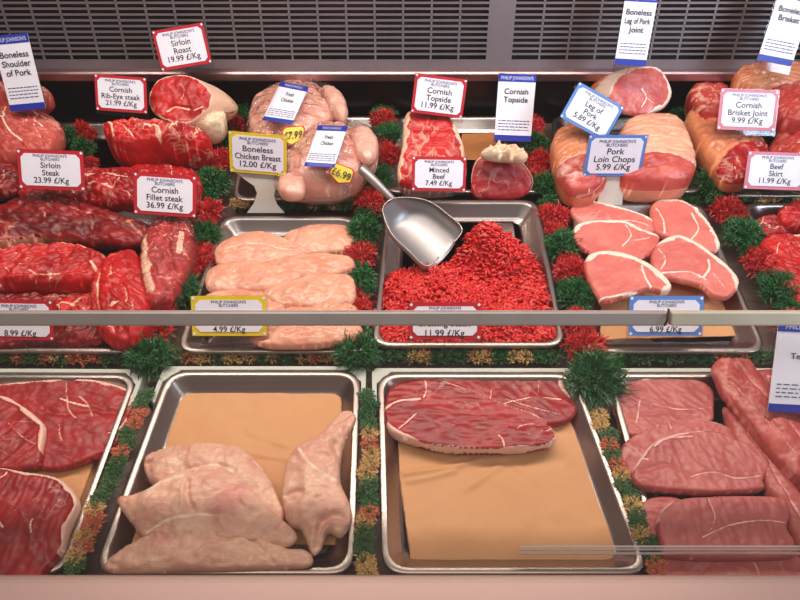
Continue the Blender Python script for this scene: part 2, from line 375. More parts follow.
    if fit:
        for _ in range(4):
            Tp, Bt = world(); A = np.concatenate([Tp, Bt]); px, py = proj(A)
            wpx = (px.max()-px.min()); hpx = (py.max()-py.min())
            sc = sc*np.clip([(tgt[1][0]-tgt[0][0])/wpx, (tgt[1][1]-tgt[0][1])/hpx], .6, 1.4)
            Tp, Bt = world(); A = np.concatenate([Tp, Bt]); px, py = proj(A)
            mx_, my_ = (px.max()+px.min())/2, (py.max()+py.min())/2
            q0 = at_plane(mx_, my_, O, Nn); q1 = at_plane(c[0], c[1], O, Nn); dq = q1-q0
            off = off+np.array([dq.dot(U), dq.dot(Vv)])
    Tp, Bt = world()
    nt_ = len(Q); bi = np.where(isb, np.arange(nt_), np.arange(nt_)+nt_)      # back shares the edge
    V = np.concatenate([Tp, Bt]); fatv = np.concatenate([fat, np.where(rimm > .5, 1, 0)*0+fat*(rimm > .3)])
    Fr = quads; Bk = np.stack([bi[quads[:, 3]], bi[quads[:, 2]], bi[quads[:, 1]], bi[quads[:, 0]]], 1)
    parts = {}                                   # key -> faces
    rf = rimm[quads].mean(1) > .5 if len(rim) else np.zeros(len(quads), bool)
    keyF = np.zeros(len(quads), int)
    plist = [None]
    if front: plist.append(front); keyF[:] = 1
    cq = Q[quads].mean(1)
    for (P, pn, pm) in patches:
        plist.append((pn, pm)); keyF[inside(cq, to_uv(crom(P)))] = len(plist)-1
    if rf.any():
        par = {}
        def fd(a):
            while par[a] != a: par[a] = par[par[a]]; a = par[a]
            return a
        for f_ in quads[rf]:
            for v_ in f_: par.setdefault(int(v_), int(v_))
            r0 = fd(int(f_[0]))
            for v_ in f_[1:]: par[fd(int(v_))] = r0
        comp = np.array([fd(int(f_[0])) for f_ in quads[rf]]); ri = np.nonzero(rf)[0]
        for c_ in np.unique(comp):
            m_ = ri[comp == c_]
            if len(m_) < 25: rf[m_] = False; continue
            plist.append((rimpart, mat)); keyF[m_] = len(plist)-1
    keyB = np.where(rf, keyF, 0)
    allF = np.concatenate([Fr, Bk]); allK = np.concatenate([keyF, keyB])
    org = np.array([(V[:, 0].min()+V[:, 0].max())/2, (V[:, 1].min()+V[:, 1].max())/2, V[:, 2].min()])
    root = None
    for k in range(len(plist)):
        f = allF[allK == k]
        if len(f) == 0: continue
        u_, inv = np.unique(f, return_inverse=True); f2 = inv.reshape(f.shape)
        if k == 0: root = mesh(name, V[u_], f2, backmat or mat, None, True, fatv[u_], origin=org)
        else:
            ch = mesh(plist[k][0], V[u_], f2, plist[k][1], root, True, fatv[u_])
            if plist[k][0] == 'fat_rim': ch['label'] = 'creamy white fat rim'
    root['_bv'] = 1
    BV[root.name] = (V, allF)
    return root
BV = {}
def plate(name, poly, O, U, V, Nn, th, mat, parent=None, lift=0.0):
    """a flat sheet cut to poly (u,v), th thick, in front of the plane"""
    n = len(poly); a = [O+U*p[0]+V*p[1]+Nn*lift for p in poly]; b = [p+Nn*th for p in a]
    F = [tuple(range(n))[::-1], tuple(range(n, 2*n))]+[(i, (i+1) % n, n+(i+1) % n, n+i) for i in range(n)]
    return mesh(name, [tuple(v) for v in a+b], F, mat, parent, False)

# ------------------------------------------------------------------ lettering
_T = {}
def text2d(s):
    if s in _T: return _T[s]
    cu = bpy.data.curves.new('lettering', 'FONT'); cu.body = s; cu.size = 1; cu.align_x = 'CENTER'; cu.align_y = 'CENTER'; cu.offset = .012; cu.resolution_u = 3
    o = bpy.data.objects.new('lettering_source', cu); COL.objects.link(o)
    dg = bpy.context.evaluated_depsgraph_get(); dg.update()
    me = bpy.data.meshes.new_from_object(o.evaluated_get(dg))
    V = np.array([v.co[:] for v in me.vertices]); F = [tuple(p.vertices) for p in me.polygons]
    bpy.data.objects.remove(o); bpy.data.curves.remove(cu); bpy.data.meshes.remove(me)
    c = (V.min(0)+V.max(0))/2; V = V-[c[0], 0, 0]
    _T[s] = (V[:, :2], F, V[:, 0].max()-V[:, 0].min()); return _T[s]
def lines(rows, w, maxw, mapper):
    """rows: (string, v-centre, cap size) in tag units; mapper turns (u,v) into a point"""
    VV, FF = [], []
    for (s, v, size) in rows:
        P, F, wid = text2d(s); k = size
        kx = min(k, maxw/wid) if wid*k > maxw else k
        b = len(VV)
        VV += [mapper(p[0]*kx, v+p[1]*k) for p in P]; FF += [tuple(b+i for i in f) for f in F]
    return VV, FF

# tag: px centre, half sizes by corners
def price_tag(c, w, h, roll, z, style, rows, label, tilt=58, yaw=0, pin=True, group=None, name='price_tag', fs=1.0, holder=None, anchor=None):
    """c: centre in the picture, w,h: size in picture pixels, roll: degrees clockwise in the picture"""
    U, V, Nn = basis(tilt, yaw)
    if anchor: A = at(*anchor); O = at_plane(c[0], c[1], A, Nn)
    else: O = at(c[0], c[1], z)
    z_ = (O-CO).dot(CF)
    W = w*z_/FPX; rd = ray(*c).normalized()
    Hh = h*z_/FPX/max(.5, abs(CU.dot(V)-0))     # V foreshortened
    ca, sa = math.cos(math.radians(-roll)), math.sin(math.radians(-roll))
    U2 = U*ca+V*sa; V2 = V*ca-U*sa
    root = empty(name, O-V2*Hh/2)
    rect = lambda a, b, x=0, y=0: [(x-a/2, y-b/2), (x+a/2, y-b/2), (x+a/2, y+b/2), (x-a/2, y+b/2)]
    plate('perspex_sleeve', rect(W*1.05, Hh*1.14, 0, -Hh*.05), O, U2, V2, Nn, .0012, M['clearp'], root, -.0032)
    mp = lambda a, b, l=.0016: tuple(O+U2*a+V2*b+Nn*l)
    if style in ('red', 'yellow', 'lightblue', 'pinktag'):
        bd = W*.055
        plate('card', rect(W, Hh), O, U2, V2, Nn, .0010, M[style], root, -.0010)
        a, b = W/2-bd, Hh/2-bd; k = bd*1.1
        oct_ = [(-a+k, -b), (a-k, -b), (a, -b+k), (a, b-k), (a-k, b), (-a+k, b), (-a, b-k), (-a, -b+k)]
        plate('label_panel', oct_, O, U2, V2, Nn, .0006, M['label'], root, .0002)
        cm = MB(); q = bd*.9
        for sx in (-1, 1):
            for sy in (-1, 1):
                x, y = sx*(W/2-q*.62), sy*(Hh/2-q*.62)
                pts = [(x-q*.5, y), (x, y-q*.5), (x+q*.5, y), (x, y+q*.5)]
                cm.add([mp(px_, py_, .0004) for px_, py_ in pts], [(0, 1, 2, 3)])
        cm.build('corner_marks', M['label'], root)
        hh = Hh
        VV, FF = lines([("PHILIP JOHNSON'S", hh*.35, hh*.105), ("BUTCHERS", hh*.262, hh*.10)], W, W*.62, lambda a, b: mp(a, b, .0011))
        mesh('heading_lettering', VV, FF, M['bluink'], root, False)
        n = len(rows); low = -.065 if c[1] > 290 else 0
        ys = {1: [-.25], 2: [.02, -.25], 3: [.13, -.06, -.25]}[n]
        VV, FF = lines([(s, hh*(y+low)-hh*.02, hh*(.25 if n == 2 else .205)*fs) for s, y in zip(rows, ys)], W, W*.80, lambda a, b: mp(a, b, .0011))
        mesh('lettering', VV, FF, M['ink'], root, False)
    else:      # tall label with blue bands
        plate('card', rect(W, Hh), O, U2, V2, Nn, .0008, M['label'], root, -.0008)
        ht = Hh*.115; hb = Hh*.09
        plate('header_band', rect(W, ht, 0, Hh/2-ht/2), O, U2, V2, Nn, .0004, M['blue'], root, .0002)
        plate('footer_band', rect(W, hb, 0, -Hh/2+hb/2), O, U2, V2, Nn, .0004, M['blue'], root, .0002)
        VV, FF = lines([("PHILIP JOHNSON'S", Hh/2-ht*.55, ht*.62)], W, W*.86, lambda a, b: mp(a, b, .0009))
        mesh('heading_lettering', VV, FF, M['whiteink'], root, False)
        n = len(rows)
        VV, FF = lines([(s, Hh*(.24-.12*i), Hh*.115*fs) for i, s in enumerate(rows)], W, W*.8, lambda a, b: mp(a, b, .0010))
        mesh('lettering', VV, FF, M['ink'], root, False)
        fp = MB(); rr = random.Random(int(c[0]))
        for i in range(4):
            y = -Hh*(.20+.045*i); x = -W*.42
            while x < W*.4:
                l = W*rr.uniform(.04, .12); l = min(l, W*.42-x)
                fp.add([mp(x, y, .0005), mp(x+l, y, .0005), mp(x+l, y+Hh*.013, .0005), mp(x, y+Hh*.013, .0005)], [(0, 1, 2, 3)]); x += l+W*.025
        fp.build('small_print', M['bluink'], root)
    if pin:
        b = O-V2*Hh*.5-Nn*.002; p = MB(); p.tube([b+V2*Hh*.1, b, b-Vector((0, 0, .03))], .0009, 6); p.build('pin', M['clearp'], root, True)
    if holder:
        pts = []
        for p in holder:
            q = at_plane(p[0], p[1], O-Nn*.003, Nn)-O; pts.append((q.dot(U), q.dot(V)))
        plate('holder_stand', pts, O, U, V, Nn, .003, M['white'], root, -.0062)
    tag(root, label, 'price tag', group)
    return root

def sticker(quad, bird, name, kind, rows, label):
    """a printed label wrapped on the bag: quad = its four corners in the picture"""
    Vb, Fb = BV[bird['bagkey']]; bvh = BVHTree.FromPolygons([tuple(v) for v in Vb], [tuple(int(i) for i in f) for f in Fb])
    q = [np.array(p, float) for p in quad]           # tl tr br bl
    # fit a smooth quadratic patch to the skin under the label
    S = []
    for a in np.linspace(0, 1, 9):
        for b in np.linspace(0, 1, 9):
            p = (q[0]*(1-a)+q[1]*a)*(1-b)+(q[3]*(1-a)+q[2]*a)*b
            h_ = bvh.ray_cast(CO, ray(*p).normalized())
            if h_[0]: S.append((a, b, (h_[0]-CO).length))
    S = np.array(S); A = np.stack([np.ones(len(S)), S[:, 0], S[:, 1], S[:, 0]**2, S[:, 1]**2, S[:, 0]*S[:, 1]], 1)
    co, *_ = np.linalg.lstsq(A, S[:, 2], rcond=None); mxr = (A@co-S[:, 2]).max()
    def mp(a, b, l=0):
        p = (q[0]*(1-a)+q[1]*a)*(1-b)+(q[3]*(1-a)+q[2]*a)*b
        dist = co@np.array([1, a, b, a*a, b*b, a*b])-mxr-.0015-l
        return tuple(CO+ray(*p).normalized()*dist)
    def sheet(a0, a1, b0, b1, l, th=.0005, n=8, poly=None):
        V = [mp(a0+(a1-a0)*i/n, b0+(b1-b0)*j/n, l+e) for e in (0, -th) for j in range(n+1) for i in range(n+1)]
        k = (n+1)**2; F = []
        for j in range(n):
            for i in range(n):
                f = (j*(n+1)+i, j*(n+1)+i+1, (j+1)*(n+1)+i+1, (j+1)*(n+1)+i); F += [f[::-1], tuple(k+x for x in f)]
        ring = [i for i in range(n+1)]+[(j+1)*(n+1)+n for j in range(n)]+[n*(n+1)+i for i in range(n-1, -1, -1)]+[j*(n+1) for j in range(n-1, 0, -1)]
        F += [(ring[i], ring[(i+1) % len(ring)], k+ring[(i+1) % len(ring)], k+ring[i]) for i in range(len(ring))]
        return V, F
    if kind == 'white':
        V, F = sheet(0, 1, 0, 1, 0); o = mesh(name, V, F, M['label'])
        V, F = sheet(0, 1, 0, .13, .0005); mesh('header_band', V, F, M['blue'], o)
        V, F = sheet(0, 1, .9, 1, .0005); mesh('footer_band', V, F, M['blue'], o)
        VV, FF = lines([("PHILIP JOHNSON'S", .935, .075)], 1, .86, lambda a, b: mp(a+.5, 1-b, .0014)); mesh('heading_lettering', VV, FF, M['whiteink'], o, False)
        VV, FF = lines([(s, .72-.15*i, .13) for i, s in enumerate(rows)], 1, .5, lambda a, b: mp(a+.5, 1-b, .0012)); mesh('lettering', VV, FF, M['ink'], o, False)
        fp = MB(); rr = random.Random(5)
        for i in range(4):
            x = .06
            while x < .9:
                l = min(rr.uniform(.05, .14), .94-x); y = .68+.05*i; fp.add([mp(x, y, .0012), mp(x+l, y, .0012), mp(x+l, y+.015, .0012), mp(x, y+.015, .0012)], [(3, 2, 1, 0)]); x += l+.03
        fp.build('small_print', M['bluink'], o)
    else:      # yellow flash with a red border
        def flash(k, l):
            pts = [(.5+(x-.5)*k, .5+(y-.5)*k) for x, y in [(0, .18), (.12, 0), (.88, 0), (1, .18), (1, .8), (.5, 1.12), (0, .8)]]
            a = [mp(x, y, l) for x, y in pts]; b = [mp(x, y, l-.0005) for x, y in pts]; n = len(pts)
            return a+b, [tuple(range(n))[::-1], tuple(range(n, 2*n))]+[(i, (i+1) % n, n+(i+1) % n, n+i) for i in range(n)]
        V, F = flash(1.0, .001); o = mesh(name, V, F, M['red'], None, False)
        V, F = flash(.86, .0016); mesh('yellow_panel', V, F, M['yellow'], o, False)
        VV, FF = lines([(rows[0], .46, .62)], 1, .80, lambda a, b: mp(a+.5, 1-b, .0024)); mesh('lettering', VV, FF, M['ink'], o, False)
    tag(o, label, 'label'); return o

# ------------------------------------------------------------------ trays
def rrect(q, rad, k=6):
    """quad q (world xy, tl tr br bl) with rounded corners"""
    q = [np.array(p, float) for p in q]; out = []
    for i in range(4):
        p, a, b = q[i], q[i-1], q[(i+1) % 4]
        ea = (a-p)/np.linalg.norm(a-p); eb = (b-p)/np.linalg.norm(b-p)
        P0, P1 = p+ea*rad, p+eb*rad
        for j in range(k+1):
            t = j/k; out.append((1-t)**2*P0+2*t*(1-t)*p+t*t*P1)
    return np.array(out)
def inset_quad(q, d):
    q = [np.array(p, float) for p in q]; c = sum(q)/4; out = []
    for i in range(4):
        p, a, b = q[i], q[i-1], q[(i+1) % 4]
        ea = (a-p)/np.linalg.norm(a-p); eb = (b-p)/np.linalg.norm(b-p); s = abs(ea[0]*eb[1]-ea[1]*eb[0]); out.append(p+(ea+eb)*d/s)
    return out
def tray(pq, zt, depth, label, rad=.028, slope=.012, lipw=.007, frame=False):
    q = [np.array(at(p[0], p[1], zt))[:2] for p in pq]
    prof = [(0, -.006), (-.0005, -.001), (.001, .0), (.004, .0008), (lipw, .0), (lipw+.002, -.003), (lipw+.002+slope, -depth+.006), (lipw+.006+slope, -depth+.001), (lipw+.012+slope, -depth)]
    rows = []
    for d, z in prof: 
        R = rrect(inset_quad(q, d), max(rad-d*.5, .012)); rows.append([(p[0], p[1], zt+z) for p in R])
    n = len(rows[0]); k = len(rows)
    # underside
    und = []
    for (d, z) in [(lipw+.012+slope, -depth-.0012), (lipw+.004+slope, -depth-.0002), (lipw, -.004), (.001, -.006)]:
        R = rrect(inset_quad(q, d), max(rad-d*.5, .012)); und.append([(p[0], p[1], zt+z) for p in R])
    A = rows[2:]; V = [v for r_ in A for v in r_]; F = [(i*n+j, (i+1)*n+j, (i+1)*n+(j+1) % n, i*n+(j+1) % n) for i in range(len(A)-1) for j in range(n)]
    F.append(tuple((len(A)-1)*n+j for j in range(n)))
    b = len(V); V += [v for r_ in und for v in r_]; F += [(b+i*n+j, b+(i+1)*n+j, b+(i+1)*n+(j+1) % n, b+i*n+(j+1) % n) for i in range(3) for j in range(n)]
    F.append(tuple(b+j for j in range(n))[::-1])
    o = mesh('serving_tray', V, F, M['steel'])
    A = rows[:5]; V = [v for r_ in A for v in r_]; F = [(i*n+j, (i+1)*n+j, (i+1)*n+(j+1) % n, i*n+(j+1) % n) for i in range(4) for j in range(n)]
    V = np.array(V)+[0, 0, .0004]
    mesh('rolled_rim', V, F, M['rim'], o)
    tag(o, label, 'tray', 'steel trays in the counter')
    return o
def frame(pq, zt, label, w=.006, rad=.03):
    """pale plastic bar behind a front tray, with chamfered corners that come a little way down its sides"""
    q = [np.array(at(p[0], p[1], zt))[:2] for p in pq]
    qi, qo = inset_quad(q, -.0022), inset_quad(q, -.0022-w)
    def pts(q, c):
        L = (q[3]-q[0])/np.linalg.norm(q[3]-q[0]); R = (q[2]-q[1])/np.linalg.norm(q[2]-q[1]); X = (q[1]-q[0])/np.linalg.norm(q[1]-q[0])
        return [q[0]+L*.055, q[0]+L*c, q[0]+X*c, q[1]-X*c, q[1]+R*c, q[1]+R*.055]
    A, Bq = pts(qi, .020), pts(qo, .006); n = 6
    V = [(p[0], p[1], z) for z in (zt, zt-.024) for P in (A, Bq) for p in P]
    F = []
    for j in range(n-1):
        F += [(j, j+1, n+j+1, n+j), (n+j, n+j+1, 3*n+j+1, 3*n+j), (j+1, j, 2*n+j, 2*n+j+1), (2*n+j+1, 2*n+j, 3*n+j, 3*n+j+1)]
    F += [(0, n, 3*n, 2*n), (n-1, 2*n-1, 4*n-1, 3*n-1)]
    o = mesh('tray_surround', V, F, M['frame'], None, False)
    bm = bmesh.new(); bm.from_mesh(o.data); bmesh.ops.recalc_face_normals(bm, faces=bm.faces); bm.to_mesh(o.data); bm.free()
    return tag(o, label, 'tray surround', 'white surrounds of the front trays')

# ------------------------------------------------------------------ garnish
def tuft(P, mat, name, parent, n=90, R=.022, Hh=.03, seed=0, w=.0011):
    rr = random.Random(seed); mb = MB()
    for i in range(int(n*1.7)):
        a = rr.uniform(0, 2*math.pi); e = rr.uniform(.0, 1.4); L = rr.uniform(.35, .62)
        q0 = math.sqrt(rr.random())*R*.62; b0 = rr.uniform(0, 2*math.pi)
        b = P+Vector((math.cos(b0)*q0, math.sin(b0)*q0, rr.uniform(0, .55)*Hh*(1-q0/R)))
        a = b0+rr.uniform(-1.1, 1.1)
        d = Vector((math.cos(a)*math.cos(e)*R*1.2, math.sin(a)*math.cos(e)*R*1.2, math.sin(e)*Hh))*L
        side = Vector((-math.sin(a), math.cos(a), rr.uniform(-.6, .6))).normalized()
        m1 = b+d*.55+side*rr.uniform(-.12, .12)*R+Vector((0, 0, .06*Hh)); tip = b+d+side*rr.uniform(-.2, .2)*R-Vector((0, 0, rr.uniform(0, .12)*Hh))
        ww = w*rr.uniform(.6, 1.1)
        mb.add([b-side*ww*.6, b+side*ww*.6, m1+side*ww, m1-side*ww, tip], [(0, 1, 2, 3), (3, 2, 4)])
        nn = d.cross(side).normalized()
        for s_ in (-1, 1):
            q = b+d*rr.uniform(.35, .8); t2 = q+side*s_*R*.2+d*.2+nn*rr.uniform(-.1, .1)*R
            mb.add([q-nn*ww*.5, q+nn*ww*.5, t2], [(0, 1, 2)])
    return mb.build(name, mat, parent)
def strip(tufts, z, label, R=.022, Hh=.040, n=170, path=None, w=.0014, group='plastic garnish strips between trays', zb=.004):
    base = empty('garnish_strip', at(tufts[0][1], tufts[0][2], zb))
    pts = [at(t[1], t[2], z) for t in tufts]
    mb = MB()
    if len(pts) > 1:
        for a, b in zip(pts[:-1], pts[1:]): mb.tube([a, b], .0035, 6)
        a = pts[0]; mb.tube([a, Vector((a.x, a.y, zb))], .003, 6); a = pts[-1]; mb.tube([a, Vector((a.x, a.y, zb))], .003, 6)
        mb.build('base_strip', M['stem'], base)
    if n > 120:        # bushier: smaller sprigs fill between the big ones
        more = []; rj = random.Random(int(tufts[0][1]))
        for a, b in zip(tufts[:-1], tufts[1:]):
            more.append((rj.choice([a[0], b[0], 'g']), (a[1]+b[1])/2+rj.uniform(-5, 5), (a[2]+b[2])/2+rj.uniform(-2, 2), .72))
            more.append((rj.choice([a[0], 'm']), a[1]+rj.choice([-9, 9]), a[2]+rj.uniform(-4, 4), .55))
        tufts = list(tufts)+more
    names = {'g': ('green_tuft', 'green'), 'r': ('red_tuft', 'redleaf'), 'o': ('orange_tuft', 'orange'), 'm': ('green_tuft', 'mutegreen'), 's': ('straw_tuft', 'straw')}
    for i, t in enumerate(tufts):
        nm, mt = names[t[0]]; k = t[3] if len(t) > 3 else 1
        tuft(at(t[1], t[2], z), M[mt], nm, base, int(n*k), R*k, Hh*k, seed=int(t[1]*7+t[2]*3+i), w=w)
    tag(base, label, 'garnish', group)
    return base

# ================================================================== THE COUNTER
def box(name, c, d, mat, R=None, parent=None, bevel=0):
    mb = MB(); mb.box(c, d, R); o = mb.build(name, mat, parent)
    if bevel:
        m = o.modifiers.new('bevel', 'BEVEL'); m.width = bevel; m.segments = 2
    return o
def struct(o, lb=None):
    o['kind'] = 'structure'
    if lb: o['label'] = lb
    return o
struct(box('floor', (0, .78, -.01), (2.2, 1.0, .02), M['deck']), 'dark metal deck of the display counter')
YB = 1.225
struct(box('wall_back', (0, YB+.06, .25), (2.2, .02, .62), M['darksteel']), 'dark steel back wall of the counter')
struct(box('wall_left', (-1.1, .78, .25), (.02, 1.0, .5), M['darksteel'])); struct(box('wall_right', (1.1, .78, .25), (.02, 1.0, .5), M['darksteel']))
# grille
zb, zt = .118, .262
def grille():
    root = empty('ventilation_grille', (0, YB, zb))
    t = math.radians(14); up = Vector((0, math.sin(t), math.cos(t))); nn = Vector((0, -math.cos(t), math.sin(t))); R = Matrix.Rotation(-t, 3, 'X')
    O = Vector((0, YB, zb)); Ht = .178
    vz = lambda py: None
    v0, v1 = .022, .142
    mb = MB()
    mb.box(O+up*(v0/2), (2.16, .003, v0), R); mb.box(O+up*((v1+Ht)/2), (2.16, .003, Ht-v1), R)
    xs = lambda px: at_plane(px, 40, O, nn).x
    mb.box(O+up*(v0+v1)/2+Vector((xs(500), 0, 0)), (xs(513)-xs(487), .003, v1-v0), R)
    mb.build('panel', M['grille'], root)
    for (a, b, sgn) in ((xs(487), -1.08, -1), (xs(513), 1.08, 1)):
        g = MB(); x = a; st = .052
        while (x-b)*sgn < 0:
            x += sgn*st; g.box(O+up*(v0+v1)/2+Vector((x, 0, 0)), (.0035, .003, v1-v0), R)
        nr = 12
        for i in range(1, nr):
            y = v0+(v1-v0)*i/nr; g.box(O+up*y+Vector(((a+b)/2, 0, 0)), (abs(b-a), .003, .0036), R)
        g.build('slotted_section', M['grille'], root)
    l = MB(); l.box((0, YB-.006, zb-.004), (2.16, .02, .02)); lo = l.build('lip', M['lip'], root); m = lo.modifiers.new('b', 'BEVEL'); m.width = .003
    l = MB(); l.box((0, YB+.03, zb-.007), (2.16, .05, .006)); l.build('ledge', M['darksteel'], root)
    l = MB(); l.box(O+up*(Ht+.006)+nn*.006, (2.16, .015, .01), R); l.build('top_trim', M['lip'], root)
    l = MB(); l.box(O+up*(Ht*.55)-nn*.03, (2.16, .002, Ht*1.1), R); l.build('dark_recess_sheet', M['dark'], root)  # near-black sheet puts in the shade of the recess behind the slots
    l = MB(); l.box(O+up*(Ht+.06)+nn*.002, (2.16, .006, .09), R); l.build('upper_panel', M['darksteel'], root)
    return tag(root, 'slotted grey metal ventilation grille running along the back of the counter', 'grille')
grille()
# lower back wall under the grille (dark polished steel)
struct(box('trim_1', (0, YB+.01, .05), (2.16, .01, .104), M['darksteel']), 'dark polished kick panel under the grille')

# front rail, glass, sill
zr = .25; A0 = at(400, 318, zr); xj = at(668, 318, zr).x
def rail(x0, x1, mat, lb):
    o = box('glass_rail', ((x0+x1)/2, A0.y, zr), (x1-x0, .012, .0150), mat, Matrix.Rotation(math.radians(-38), 3, 'X'), bevel=.0018)
    return tag(o, lb, 'rail')
rail(-1.0, xj-.0012, M['rail'], 'long grey metal rail along the top of the lower front glass, left of the joint')
rr_ = rail(xj+.0012, 1.0, M['rail_cream'], 'cream metal rail on the front glass, right of the joint')
g = MB(); g.tube([at(664, 311, zr+.006)+Vector((.004, 0, .003)), at(668, 316, zr+.008), at(667, 321, zr+.006), at(664, 326, zr)], [.0012, .0014, .0012, .0007], 6)
tag(g.build('rail_gasket', M['black'], None, True), 'small black gasket curling over the joint between the two rails', 'gasket')
ZS = .045; F0 = at(400, 574, ZS)
def pane(name, y0, z0, y1, z1, mat, lb):
    d = Vector((0, y1-y0, z1-z0)); t = math.atan2(d.y, d.z)
    o = box(name, (0, (y0+y1)/2, (z0+z1)/2), (2.0, .005, d.length), mat, Matrix.Rotation(-t, 3, 'X'))
    return tag(o, lb, 'glass pane')
pane('display_glass', F0.y-.005, ZS+.001, A0.y, zr-.009, M['glass'], 'clear sloping lower front glass pane under the metal rail')
pane('display_glass', A0.y+.004, zr+.012, A0.y+.14, .98, M['glass2'], 'clear upper glass pane standing on the metal rail')
o = box('front_sill', (0, F0.y-.080, ZS/2), (2.2, .160, ZS-.001), M['sill'], bevel=.002)
tag(o, 'pinkish metal sill in front of the lower glass', 'sill')
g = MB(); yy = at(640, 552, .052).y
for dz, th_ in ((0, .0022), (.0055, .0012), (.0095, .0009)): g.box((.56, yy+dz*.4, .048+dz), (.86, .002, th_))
o = g.build('reflection_lines', M['edge'])  # reflections low on the front glass, put in as thin pale bars
tag(o, 'thin pale bars standing in for reflection lines across the front of the right-hand trays', 'reflection lines')

# ================================================================== TRAYS
Z0 = .030; FL = .0085            # rim height and tray floor height
tray([(-90, 373), (138, 374), (64, 574), (-200, 574)], Z0, .021, 'steel tray of red steaks at the front left corner')
tray([(168, 371), (360, 371), (354, 574), (92, 574)], Z0, .021, 'steel tray holding the chicken legs in the front row')
tray([(378, 373), (576, 373), (652, 574), (382, 574)], Z0, .021, 'steel tray with peach paper and two beef steaks in the front row')
tray([(606, 373), (860, 373), (985, 574), (662, 574)], Z0, .021, 'steel tray of pork steaks and tenderloins at the front right')
frame([(-90, 373), (138, 374), (64, 574), (-200, 574)], Z0-.002, 'off-white plastic surround of the front left steak tray')
frame([(168, 371), (360, 371), (354, 574), (92, 574)], Z0-.002, 'off-white plastic surround of the chicken leg tray')
frame([(378, 373), (576, 373), (652, 574), (382, 574)], Z0-.002, 'off-white plastic surround of the tray with two beef steaks')
frame([(606, 373), (860, 373), (985, 574), (662, 574)], Z0-.002, 'off-white plastic surround of the front pork steak tray')
tray([(-90, 205), (176, 205), (160, 352), (-190, 352)], Z0, .021, 'steel tray of large beef cuts at the middle left')
tray([(222, 216), (356, 216), (372, 352), (176, 352)], Z0, .021, 'steel tray of boneless chicken breasts')
tray([(388, 200), (537, 200), (566, 346), (372, 346)], .034, .025, 'steel tray heaped with minced beef under the scoop')
tray([(572, 203), (702, 203), (768, 352), (584, 352)], Z0, .021, 'steel tray of pork loin chops')
tray([(742, 203), (900, 203), (1010, 352), (806, 352)], Z0, .021, 'steel tray of red beef slabs at the right edge behind the rail')
tray([(-60, 122), (214, 122), (200, 196), (-110, 196)], Z0, .021, 'steel tray under the beef joints at the back left')
tray([(396, 116), (540, 116), (546, 192), (384, 192)], Z0, .021, 'steel tray under the two topside joints at the back')
tray([(552, 116), (684, 116), (706, 192), (556, 192)], Z0, .021, 'steel tray under the pork joints at the back')
tray([(700, 116), (870, 116), (930, 196), (716, 196)], Z0, .021, 'steel tray under the brisket joints at the back right')
tray([(248, 116), (384, 116), (376, 200), (232, 200)], Z0, .021, 'steel tray under the two whole chickens')

# ================================================================== PAPER
def paper(ol, z, label, mat='paper', name='paper_sheet'):
    rr = random.Random(int(ol[0][0])); a_ = np.array(ol, float)
    sm = [([a_.mean(0)+[rr.uniform(-60, 20), rr.uniform(-40, 40)], a_.mean(0)+[rr.uniform(0, 60), rr.uniform(-30, 30)]], rr.uniform(.002, .006), rr.uniform(.0008, .002), 0) for _ in range(4)]
    if label.startswith('large'): sm += [([(405, 474), (440, 470), (480, 462)], .004, .004, 0), ([(408, 482), (430, 478), (455, 472)], .003, .003, 0)]
    o = lump(name, ol, z, .0008, M[mat], B=.0006, r=.004, nz=(.0022, 20), smooth_ol=False, fit=False, seams=sm, res=110)
    return tag(o, label, 'paper')
PZ = FL+.002
paper([(-60, 392), (138, 392), (112, 470), (78, 560), (-60, 560)], PZ, 'peach paper sheet under the front left steaks')
paper([(182, 393), (341, 389), (345, 470), (342, 545), (120, 548), (152, 480)], PZ, 'peach paper sheet behind the chicken legs')
paper([(397, 390), (562, 388), (583, 432), (631, 564), (412, 572), (398, 470)], PZ, 'large peach paper sheet bare below the two beef steaks')
paper([(600, 240), (702, 240), (742, 336), (600, 340)], PZ, 'peach paper sheet under the pork loin chops')
paper([(462, 134), (494, 133), (500, 160), (458, 160)], FL+.012, 'orange paper showing between the two topside joints', 'paper_dark')

# ================================================================== FRONT ROW
S = FL+.004
def steak(ol, z, label, mat='beef_steak', H=.006, B=.007, r=.004, rim=(), seams=(), group=None, name='beef_steak', cat='steak', floor=None, nz=(.0010, 40), auto=5, **kw):
    o = lump(name, ol, z, H, M[mat], B=B, r=r, rim=rim, seams=seams, floor=floor if floor is not None else z-B, nz=nz, auto=auto, rg=.0009, **kw)
    return tag(o, label, cat, group)
G1 = 'beef steaks in the front left tray'
steak([(0, 385), (39, 381), (87, 379), (126, 388), (136, 398), (130, 418), (123, 440), (108, 453), (74, 468), (43, 472), (20, 460), (-20, 430), (-30, 392)], .021,
      'bright red steak furthest back, fat on its far edge, front left tray', rim=[(0, 4.5, .005)], group=G1,
      seams=[([(62, 400), (72, 404), (88, 408)], .002, .001, .9), ([(128, 420), (120, 432), (108, 436)], .0015, .001, .9), ([(45, 410), (60, 416), (90, 412), (125, 415)], .004, -.002, .0)])
steak([(-60, 400), (0, 396), (22, 405), (39, 418), (47, 429), (44, 450), (38, 469), (0, 472), (-60, 470)], .030,
      'steak with a curved pale fat edge, cut off by the left edge, front left tray', rim=[(1, 5, .006)], group=G1, seams=[([(10, 425), (25, 440), (38, 448)], .0015, .0006, .6)])
steak([(-60, 470), (0, 468), (26, 472), (60, 478), (76, 491), (82, 505), (72, 530), (65, 552), (48, 574), (30, 592), (-60, 596)], .034,
      'large dark red steak nearest the glass in the front left tray', H=.009, B=.012, rim=[(0, 7, .005)], group=G1,
      seams=[([(0, 500), (20, 510), (30, 530)], .0008, .0004, .5), ([(5, 520), (20, 512), (40, 500)], .0007, .0004, .5)])

